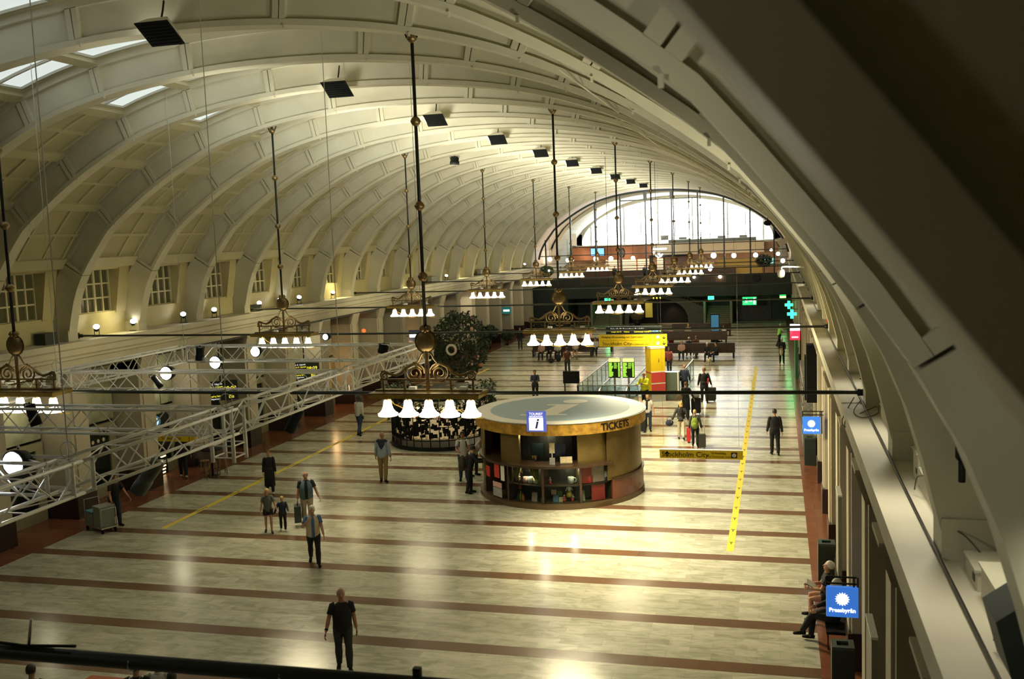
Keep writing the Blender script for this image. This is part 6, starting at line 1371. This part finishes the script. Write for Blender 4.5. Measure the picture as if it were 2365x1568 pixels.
t = thing('white_board', 'blank white board standing on the left end of the restaurant roof', 'board', ony(1325, 552, 104.6)); MB().box(-.3, .3, -.03, .03, -.75, .55).obj('panel', M_WHITE, t); MB().box(-.25, .25, -.1, .1, -.82, -.75).obj('foot', M_IRON, t)
t = thing('roof_machinery', 'grey ventilation units and rails on the restaurant roof against the window', 'machinery', (-6.5, 106.5, BZ+3.75)); m = MB(); m.box(-4.5, 4.5, -.4, .4, 0, .35); m.obj('duct', mat('vent_grey', (.34, .37, .36), .5), t); m = MB()
for x in (-4.9, -3, 1, 3.2): m.box(x-.4, x+.4, -.3, .3, .35, .6+(.25 if x < -4 else 0))
m.obj('fan_unit', mat('vent_grey', (.34, .37, .36)), t); m = MB(); m.tube([(-5.6, -.5, 0), (-4.6, -.5, .8), (4.6, -.5, .75)], .03, 5); m.tube([(-4.6, -.5, .35), (4.6, -.5, .35)], .03, 5); m.obj('rail', M_STEEL, t)
c = ony(1773, 515, 95.0); t = thing('loudspeaker', 'black loudspeaker high at the right end of the glass screen', 'speaker', c); MB().ball((0, 0, 0), .38, 12, (1, .8, .7)).obj('horn', M_BLACK, t); MB().cyl((0, 0, .2), (0, .1, 1.3), .03).obj('stem', M_IRON, t)
c = ony(1813, 556, 92.0); t = thing('wall_box', 'tilted cream box fixed to the vault above the end of the right ledge', 'box', c, 0); M = Matrix.Rotation(R(-28), 4, 'Y'); MB().box(-.65, .5, -.4, .4, -.25, .25, M).obj('casing', mat('wall_box_cream', (.62, .54, .38), .5), t); MB().box(-.72, -.65, -.38, .38, -.3, .25, M).obj('black_grille', M_BLACK, t)
# lower hall under the balcony: clock, stairs, arch, doors, lit signs
c = ony(1747, 641, BY-.2); t = thing('wall_clock', 'round pale clock hanging on the dark balcony front at the right', 'clock', c); MB().lathe([(0, 0), (.33, 0), (.33, .07), (0, .07)], (0, 0, 0), 24, Matrix.Rotation(PI/2, 3, 'X')).obj('dial', mat('dial_white', (.7, .68, .6), .4, emit=.25), t); m = MB(); m.tube([(0, -.085, 0), (-.13, -.085, .02)], .022, 5); m.tube([(0, -.085, 0), (.0, -.085, .25)], .016, 5); m.obj('clock_hand', M_BLACK, t); MB().lathe([(.33, -.01), (.36, -.01), (.36, .09), (.33, .09)], (0, 0, 0), 24, Matrix.Rotation(PI/2, 3, 'X')).obj('rim', M_IRON, t)
M_STAIR = mat('stair_stone', (.17, .14, .08), .5); M_STAIRW = mat('stair_wall', (.085, .085, .06), .5, var=.2)
for i, (x0, x1, lab) in enumerate(((-17.6, -15.0, 'left stone staircase leading up beside the dark arch'), (-6.6, -4.4, 'right stone staircase leading up beside the dark arch'))):
    t = thing('staircase', lab, 'stairs', (0, 97.2, 0))
    m = MB()
    for k in range(9): m.box(x0, x1, k*.36, 3.4, k*.17, (k+1)*.17)
    m.obj('step_flight', M_STAIR, t)
    for x in (x0-.25, x1+.05): MB().box(x, x+.2, -.1, 3.4, 0, 2.3).obj('side_post', mat('stair_post', (.24, .22, .17), .5), t)
m = MB(); ap = [(-11.3+2.9*math.cos(PI*(1-i/20)), .4+2.1*math.sin(PI*i/20)) for i in range(21)]
m.prism([(-14.6, 0), (-14.2, 0)] + ap[0:1] + ap[1:-1] + ap[-1:] + [(-8.4, 0), (-6.9, 0), (-6.9, 1.6), (-9.5, 2.7), (-13.2, 2.7), (-14.6, 1.6)], 'y', 98.0, 98.4)
o = tag(m.obj('stair_arch', M_STAIRW), 'dark arch with sloping stair parapets under the far balcony', 'arch')
for s_ in (-1, 1):
    m = MB()
    for i in range(12): x = -11.3+s_*(1.6+i*.26); z = 2.72-i*.12; m.box(x-.03, x+.03, 97.95, 98.0, z, z+.5); m.box(x-.13, x+.13, 97.95, 98.0, z+.2, z+.24)
    m.tube([(-11.3+s_*1.5, 97.97, 3.25), (-11.3+s_*4.6, 97.97, 1.8)], .05, 6); m.obj('sloping_railing', mat('lattice_brown', (.12, .085, .04)), o)
MB().box(-14.0, -8.5, 98.6, 98.7, 0, 2.5).obj('dark_recess', M_BLACK, o); MB().box(-12.6, -11.9, 98.45, 98.55, 0.6, 2.2).obj('yellow_panel', mat('mc_yellow', (.5, .42, .05), .5, emit=.2), o)
c = ony(1517, 684, 97.9); t = thing('shop_sign', 'small yellow lit arches sign on the dark arch', 'sign', c); m = MB()
for s_ in (-1, 1): m.tube([(s_*.17+.16*math.cos(PI*(1-a/12)), 0, -.25+.55*math.sin(PI*a/12)) for a in range(13)], .05, 6)
m.obj('yellow_arches' if 0 else 'yellow_arch_mark', mat('arch_yellow', (1, .8, .05), .4, emit=2.2, ecol=(1, .78, .03)), t); MB().box(-.4, .4, .05, .1, -.3, .4).obj('back_plate', M_IRON, t)
lamp('SPOT', (-10.2, 97.6, 2.4), 60, (1, .7, .42), (-9.8, 98.1, .5), .1, 80, .8); lamp('POINT', (-12.6, 97.3, 2.0), 8, (1, .7, .42), None, .1)
t = thing('sphere_planter', 'large round brown ball standing before the dark arch', 'ball', (-13.2, 96.9, 0)); MB().ball((0, 0, 1.1), .72, 16).obj('ball', mat('ball_brown', (.12, .075, .045), .6, var=.3), t); MB().lathe([(.3, 0), (.35, .45), (0, .45)], (0, 0, 0), 12).obj('pedestal', M_IRON, t)
M_EXIT = mat('exit_green', (.02, .45, .15), .4, emit=.8, ecol=(.02, .75, .22)); M_EXITW = mat('exit_white', (.8, 1, .85), .4, emit=1.3)
def exit_sign(px, py, y, w_, h_, lab, man=True):
    c = ony(px, py, y); t = thing('exit_sign', lab, 'sign', c, 0, 'green exit signs'); MB().box(-w_/2, w_/2, -.05, .05, -h_/2, h_/2).obj('green_box', M_EXIT, t); m = MB(); k = h_*.8
    m.ball((-w_*.2, -.055, k*.33), k*.08, 8, (1, .2, 1)); m.tube([(-w_*.21, -.055, k*.22), (-w_*.24, -.055, -.02), (-w_*.34, -.055, -k*.3)], k*.05, 5); m.tube([(-w_*.24, -.055, -.02), (-w_*.17, -.055, -k*.15), (-w_*.18, -.055, -k*.38)], k*.045, 5); m.tube([(-w_*.32, -.055, k*.05), (-w_*.21, -.055, k*.16), (-w_*.12, -.055, 0)], k*.035, 5); m.obj('running_figure', M_EXITW, t)
    m = MB(); m.box(-w_*.08, w_*.12, -.06, -.05, -.03, .03); m.prism([(w_*.1, .12*h_), (w_*.22, 0), (w_*.1, -.12*h_)], 'y', -.06, -.05); m.obj('arrow', M_EXITW, t); MB().box(w_*.27, w_*.42, -.06, -.05, -h_*.38, h_*.38).obj('door_mark', M_EXITW, t); MB().box(-.02, .02, -.02, .02, h_/2, h_/2+.9).obj('hanger', M_IRON, t); return c
exit_sign(1731, 695, 78.0, 1.05, .62, 'large green exit sign with running figure hanging before the right doors')
for i, (px, py) in enumerate(((1642, 687), (1403, 692), (1808, 686))):
    c = ony(px, py, 96.6); t = thing('exit_sign', ['glowing green exit sign above the right staircase', 'glowing green exit sign above the left staircase', 'small yellow-green exit light at the far right'][i], 'sign', c, 0, 'green exit signs'); h_ = .2 if i < 2 else .1
    MB().box(-.28, .28, -.05, .05, -h_, h_).obj('green_box', mat('exit_glow', (.05, .9, .3), .4, emit=2.5, ecol=(.04, 1, .3)) if i < 2 else mat('exit_lime', (.6, .9, .2), .4, emit=1.6, ecol=(.7, 1, .25)), t); MB().box(-.3, .3, -.06, .06, h_+.05, h_+.16).obj('top_bar', M_EXIT, t)
    lamp('POINT', (c.x, c.y-.3, c.z-.2), 6, (.1, 1, .35), None, .1)
t = thing('info_totem', 'blue screen totem in front of the right staircase', 'screen', onz(1652, 790)); MB().box(-.35, .35, -.1, .1, 0, 2.3).obj('casing', M_BLACK, t); MB().box(-.3, .3, -.11, -.1, .9, 2.2).obj('display', mat('totem_blue', (.03, .12, .2), .3, emit=.25, ecol=(.08, .35, .6)), t)
dm = MB(); dm.box(-4.0, -.6, 100.75, 100.85, 0, 2.9); do = struct(dm.obj('door_1', mat('door_dark', (.02, .024, .018), .4)))
m = MB()
for i in range(7): m.box(-4+i*.567-.04, -4+i*.567+.04, 100.68, 100.75, .1, 2.3)
for z in (.1, .7, 1.3, 1.9, 2.3): m.box(-4, -.6, 100.68, 100.75, z-.04, z+.04)
m.prism([(-4.2, 2.4), (-.4, 2.4), (-2.3, 3.3)], 'y', 100.66, 100.74); m.obj('door_grille', mat('door_grille', (.10, .075, .045), .5), do)
t = thing('display_board', 'dark blank display beside the large exit sign', 'display', ony(1755, 696, 85)); MB().box(-.6, .6, -.05, .05, -.35, .35).obj('casing', M_BLACK, t); MB().box(-.02, .02, -.02, .02, .35, 1.2).obj('hanger', M_IRON, t)
t = thing('fire_bin', 'dull red bin standing by the far benches', 'bin', onz(1550, 792)); MB().lathe([(.22, 0), (.25, .9), (.18, 1.0), (0, 1.0)], (0, 0, 0), 12).obj('barrel', mat('bin_red', (.30, .02, .02), .5), t); MB().lathe([(.26, .78), (.26, .85), (.2, .85)], (0, 0, 0), 12).obj('rim', M_BLACK, t)
for i, px in enumerate((1262, 1290, 1330)):
    x = ony(px, 720, 100.6).x; MB().box(x-.4, x+.4, 100.9, 100.98, .3, 2.6).obj('yellow_wall_panel', mat('panel_olive', (.16, .17, .03), .6, emit=.06), None) if 0 else None
